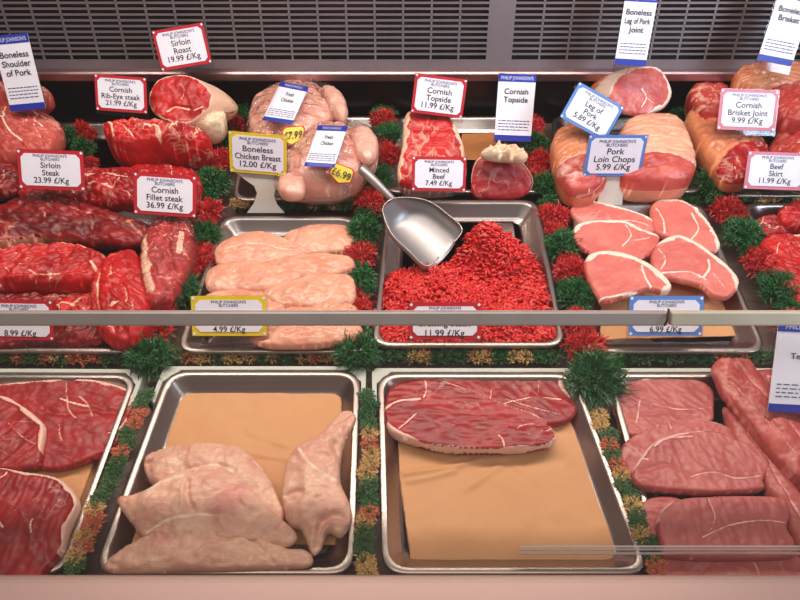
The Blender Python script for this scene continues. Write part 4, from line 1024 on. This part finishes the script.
o = lump('rolled_pork_joint', [(608, 150), (614, 132), (622, 119), (642, 113), (668, 115), (680, 123), (684, 140), (690, 156), (696, 176), (694, 192), (684, 200), (650, 203), (620, 198), (608, 176)], .072, .04, M['rind'], B=.055, tilt=6, power=.55, nz=(.003, 40), rg=.0022, auto=3, floor=FL+.001,
         patches=[([(612, 182), (640, 174), (668, 176), (698, 184), (700, 212), (608, 212)], 'cut_end', M['pork_red'])],
         seams=[([(616, 130), (645, 127), (682, 128)], .002, -.005, 0), ([(612, 143), (645, 140), (686, 145)], .0022, -.006, 0), ([(610, 156), (645, 153), (690, 160)], .0022, -.006, 0), ([(610, 170), (650, 166), (694, 174)], .0022, -.006, 0), ([(614, 181), (640, 173), (668, 175), (696, 182)], .002, -.004, .9)])
tag(o, 'larger peach rolled pork joint with scored rind, at the right', 'joint', GPJ)

# brisket joints
GK = 'rolled brisket joints at the back right'
def roll(ol, z, label, mat, strings, H=.03, B=.04, **kw):
    o = cut(ol, z, label, mat, H=H, B=B, auto=5, grooves=2, group=GK, cat='joint', name='rolled_brisket_joint', power=.6, nz=(.0025, 45), seams=kw.pop('seams', [])+[(s, .0022, -.005, 0) for s in strings]+[(s, .0008, .002, 1) for s in strings], **kw)
    return o
roll([(728, 84), (736, 66), (750, 59), (771, 60), (790, 67), (815, 80), (815, 105), (770, 112), (740, 100)], .11, 'orange rind-covered roll at the very top right', 'rind_orange', [[(742, 66), (752, 80), (752, 98)], [(762, 62), (774, 76), (778, 96)]], H=.028, B=.06)
roll([(684, 99), (686, 89), (696, 82), (712, 81), (724, 90), (730, 112), (724, 131), (706, 130), (692, 114)], .085, 'slim red roll tied with white string, leftmost of the brisket', 'rind_red', [[(686, 92), (702, 88), (720, 90)], [(687, 99), (705, 96), (724, 100)], [(690, 108), (708, 104), (727, 110)], [(697, 118), (712, 113), (728, 120)]], H=.022, B=.05)
roll([(762, 104), (764, 86), (780, 77), (820, 76), (850, 96), (845, 132), (800, 142), (772, 126)], .105, 'dark red round-ended roll behind the shiny pink-edged tag', 'rind_red', [[(770, 112), (790, 104), (820, 108)], [(775, 124), (800, 118), (830, 124)]], H=.026, B=.06, rim=[(1, 3, .003)])
roll([(683, 118), (692, 109), (713, 120), (737, 131), (762, 146), (768, 166), (752, 188), (730, 192), (712, 172), (696, 146)], .068, 'peach roll in front of the slim red one, running diagonally', 'rind_orange', [[(697, 128), (710, 120), (722, 126)], [(706, 146), (722, 136), (742, 140)], [(716, 164), (734, 150), (756, 152)]], H=.026, B=.045,
     patches=[([(716, 184), (728, 164), (748, 154), (775, 152), (775, 195), (720, 200)], 'cut_end', M['beef'])])
roll([(764, 146), (778, 128), (800, 122), (850, 124), (850, 170), (800, 190), (762, 186)], .066, 'red meaty roll under the white tag at the right edge', 'rind_red', [[(772, 150), (790, 140), (830, 140)], [(768, 164), (790, 154), (830, 156)]], H=.028, B=.045)

# ================================================================== GARNISH
strip([('r', 247, 94), ('g', 241, 112), ('r', 234, 130), ('g', 226, 146), ('r', 220, 164), ('g', 213, 188, 1.25), ('r', 209, 216), ('g', 205, 240, 1.1), ('r', 198, 264), ('g', 180, 292, 1.2), ('r', 160, 318), ('r', 156, 338), ('g', 152, 362, 1.25)], .022,
      'bushy green and red plastic parsley strip between the beef and the chicken breasts', R=.0285)
strip([('r', 386, 98), ('g', 384, 110), ('r', 383, 124), ('g', 388, 140, 1.1), ('r', 388, 160), ('g', 378, 186, 1.1), ('r', 370, 208), ('g', 364, 236, 1.1), ('r', 361, 260), ('g', 360, 288), ('r', 358, 318), ('g', 358, 358, 1.25)], .022,
      'bushy green and red plastic parsley strip between the chicken breasts and the mince', R=.0285)
strip([('r', 528, 128), ('g', 533, 148), ('r', 538, 166), ('g', 546, 190, 1.1), ('r', 552, 220), ('g', 562, 250, 1.15), ('r', 570, 276), ('g', 575, 300, 1.1), ('r', 576, 328), ('r', 584, 352, 1.1), ('g', 594, 384, 1.6)], .022,
      'bushy green and red plastic parsley strip between the mince and the pork chops', R=.0285)
strip([('g', 677, 106), ('g', 690, 134), ('r', 700, 158, 1.1), ('g', 714, 190, 1.4), ('r', 726, 216, 1.1), ('g', 742, 240, 1.25), ('r', 758, 268, 1.1), ('g', 776, 294, 1.2), ('r', 792, 330)], .022,
      'bushy green and red plastic parsley strip between the pork chops and the right-edge beef', R=.0285)
strip([('g', 70, 140), ('r', 84, 134, .9), ('g', 84, 152), ('r', 92, 168, .8)], .03, 'short dark parsley sprig between the shoulder joint and the rib-eye', R=.02)
def hstrip(x0, x1, y, z, label, seed, cols='msomg', step=10, R=.013, Hh=.022, n=48, zb=.002):
    rr = random.Random(seed); t = []; x = x0
    while x < x1: t.append((rr.choice(cols), x, y+rr.uniform(-1, 1))); x += step*rr.uniform(.8, 1.2)
    return strip(t, z, label, R=R, Hh=Hh, n=n, w=.0012, group='low garnish strips across the counter', zb=zb)
hstrip(-10, 140, 360, .012, 'low straggly garnish strip behind the front left steak tray', 1, cols='mosm')
hstrip(170, 350, 359, .012, 'low straggly garnish strip between the chicken breasts and the chicken legs', 2, cols='smosm')
hstrip(376, 566, 359, .012, 'low straggly green garnish strip in front of the mince tray', 3, cols='mgmsm')
hstrip(606, 800, 360, .012, 'low straggly garnish strip in front of the pork chops', 4, cols='msmgo')
hstrip(286, 372, 208, .016, 'low yellowish garnish strip in front of the whole chickens', 5, step=9, cols='smsgm')
hstrip(236, 250, 206, .016, 'tiny garnish sprig beside the white tag stand of the breast tag', 8, step=9, cols='smg')
hstrip(724, 830, 200, .016, 'low yellowish garnish strip in front of the brisket joints', 6, step=9, cols='smgsm')
hstrip(556, 700, 204, .014, 'low garnish strip in front of the rolled pork joints', 7, step=9, cols='sgm')
def vstrip(a, b, label, seed):
    rr = random.Random(seed); t = []; n = 15; seq = 'mosmogsomgosmgo'
    n = 19
    for i in range(n):
        f = i/(n-1); t.append((rr.choice('mmgos'), a[0]+(b[0]-a[0])*f+rr.uniform(-3, 3), a[1]+(b[1]-a[1])*f))
    return strip(t, .030, label, R=.0125, Hh=.010, n=95, w=.0010, group='flat garnish strips between the front trays')
vstrip((146, 396), (74, 566), 'flat green and orange garnish strip left of the chicken legs', 1)
vstrip((369, 396), (366, 572), 'flat green and orange garnish strip between the chicken legs and the peach paper tray', 2)
vstrip((592, 396), (658, 574), 'flat green and orange garnish strip between the peach paper and the front pork steaks', 3)

# ================================================================== PRICE TAGS
price_tag((182, 47), 52, 36, -9, .19, 'red', ['Sirloin', 'Roast', '19.99 £/Kg'], 'red-edged tag for sirloin roast, highest of the red tags, tilted up to the right', tilt=62)
price_tag((121, 94), 51, 33, 4, .15, 'red', ['Cornish', 'Rib-Eye steak', '21.99 £/Kg'], 'red-edged tag for rib-eye steak left of the rolled sirloin', tilt=60)
price_tag((51, 170), 66, 38, 2, .115, 'red', ['Sirloin', 'Steak', '23.99 £/Kg'], 'red-edged tag for sirloin steak at the back left', tilt=55)
price_tag((165, 195), 62, 40, 4, .110, 'red', ['Cornish', 'Fillet steak', '36.99 £/Kg'], 'red-edged tag for fillet steak above the film-wrapped beef', tilt=55)
price_tag((258, 154), 57, 36, 5, .1, 'yellow', ['Boneless', 'Chicken Breast', '12.00 £/Kg'], 'yellow-edged tag for boneless chicken breast on a white stand', tilt=74, pin=False, anchor=(264, 212, .033),
          holder=[(247, 213), (254, 203), (257, 193), (254, 186), (244, 179), (235, 172), (235, 168), (285, 172), (285, 176), (279, 182), (275, 188), (274, 196), (277, 205), (284, 213)])
price_tag((439, 96), 52, 36, 7, .152, 'red', ['Cornish', 'Topside', '11.99 £/Kg'], 'red-edged tag for topside above the tall joint', tilt=60)
price_tag((439, 174), 54, 33, 1, .125, 'red', ['Minced', 'Beef', '7.49 £/Kg'], 'red-edged tag for minced beef in front of the tall topside joint', tilt=55)
price_tag((592, 112), 52, 37, 28, .150, 'lightblue', ['Leg of', 'Pork', '5.89 £/Kg'], 'light blue-edged tag for leg of pork, tilted steeply', tilt=55)
price_tag((615, 156), 58, 36, 0, .1, 'lightblue', ['Pork', 'Loin Chops', '5.99 £/Kg'], 'light blue-edged tag for pork loin chops on a white stand', tilt=77, pin=False, anchor=(610, 205, .033),
          holder=[(596, 206), (599, 196), (598, 188), (593, 181), (587, 174), (587, 170), (643, 170), (643, 174), (634, 181), (627, 187), (623, 195), (622, 206)])
price_tag((748, 110), 58, 39, 2, .14, 'pinktag', ['Cornish', 'Brisket Joint', '9.99 £/Kg'], 'shiny pink-edged tag for brisket joint', tilt=52)
price_tag((776, 171), 60, 36, 2, .115, 'pinktag', ['Beef', 'Skirt', '11.99 £/Kg'], 'pink-edged tag for beef skirt at the right edge', tilt=55)
price_tag((20, 320), 66, 40, 1, .090, 'red', ['8.99 £/Kg'], 'red-edged tag half hidden by the rail at the left edge', tilt=50)
price_tag((229, 316), 75, 40, 0, .080, 'yellow', ['4.99 £/Kg'], 'yellow-edged tag crossed by the rail in front of the chicken breasts', tilt=50)
price_tag((445, 321), 72, 37, 0, .085, 'red', ['Braising Steak', '11.99 £/Kg'], 'red-edged tag for braising steak crossed by the rail in front of the mince', tilt=50)
price_tag((666, 316), 74, 40, 0, .080, 'lightblue', ['6.99 £/Kg'], 'light blue-edged tag crossed by the rail in front of the pork chops', tilt=50)
price_tag((19, 73), 36, 68, -5, .16, 'blue', ['Boneless', 'Shoulder', 'of Pork'], 'tall blue-banded tag for boneless shoulder of pork at the far left', tilt=62, name='tall_price_tag')
price_tag((515, 108), 37, 62, 2, .12, 'blue', ['Cornish', 'Topside'], 'tall blue-banded tag for topside standing above the round joint', tilt=60, name='tall_price_tag')
price_tag((636, 30), 32, 62, 3, .232, 'blue', ['Boneless', 'Leg of Pork', 'Joint'], 'tall blue-banded tag for leg of pork against the grille', tilt=66, name='tall_price_tag')
price_tag((786, 28), 36, 64, 10, .232, 'blue', ['Boneless', 'Brisket'], 'tall blue-banded tag for brisket at the top right corner', tilt=62, name='tall_price_tag')
price_tag((808, 368), 70, 92, 3, .115, 'blue', ['Pork', 'Tenderloin'], 'large tall tag for pork tenderloin at the right edge below the rail', tilt=50, name='tall_price_tag', fs=.8)

# ================================================================== LIGHT
def area(name, loc, size, power, col, target, spread=math.pi):
    l = bpy.data.lights.new(name, 'AREA'); l.shape = 'RECTANGLE'; l.size, l.size_y = size; l.energy = power; l.color = col; l.spread = spread
    o = bpy.data.objects.new(name, l); COL.objects.link(o); o.location = loc
    o.rotation_euler = (Vector(target)-Vector(loc)).to_track_quat('-Z', 'Y').to_euler(); return o
area('case_lamp', (0, .92, .95), (1.7, .12), 15, (1.0, .88, .80), (0, .72, 0))
area('shop_ceiling_lamp', (-.2, -.5, 2.6), (2.2, .6), 20, (1.0, .92, .87), (0, .6, 0))
area('added_cool_light', (1.5, .1, .95), (.5, .8), 6, (.62, .78, 1.0), (.50, 1.22, .22), math.radians(70))  # added cool light, stands in for the bluish glare over the grille
w = bpy.data.worlds.new('shop'); SC.world = w; w.use_nodes = True
w.node_tree.nodes['Background'].inputs[0].default_value = (.62, .52, .50, 1); w.node_tree.nodes['Background'].inputs[1].default_value = .34
vs = SC.view_settings; vs.view_transform = 'Standard'; vs.look = 'None'; vs.exposure = .02; vs.gamma = 1; vs.use_curve_mapping = False
for o in bpy.data.objects:
    for k in ('_o', '_bv', 'bagkey'):
        if k in o: del o[k]
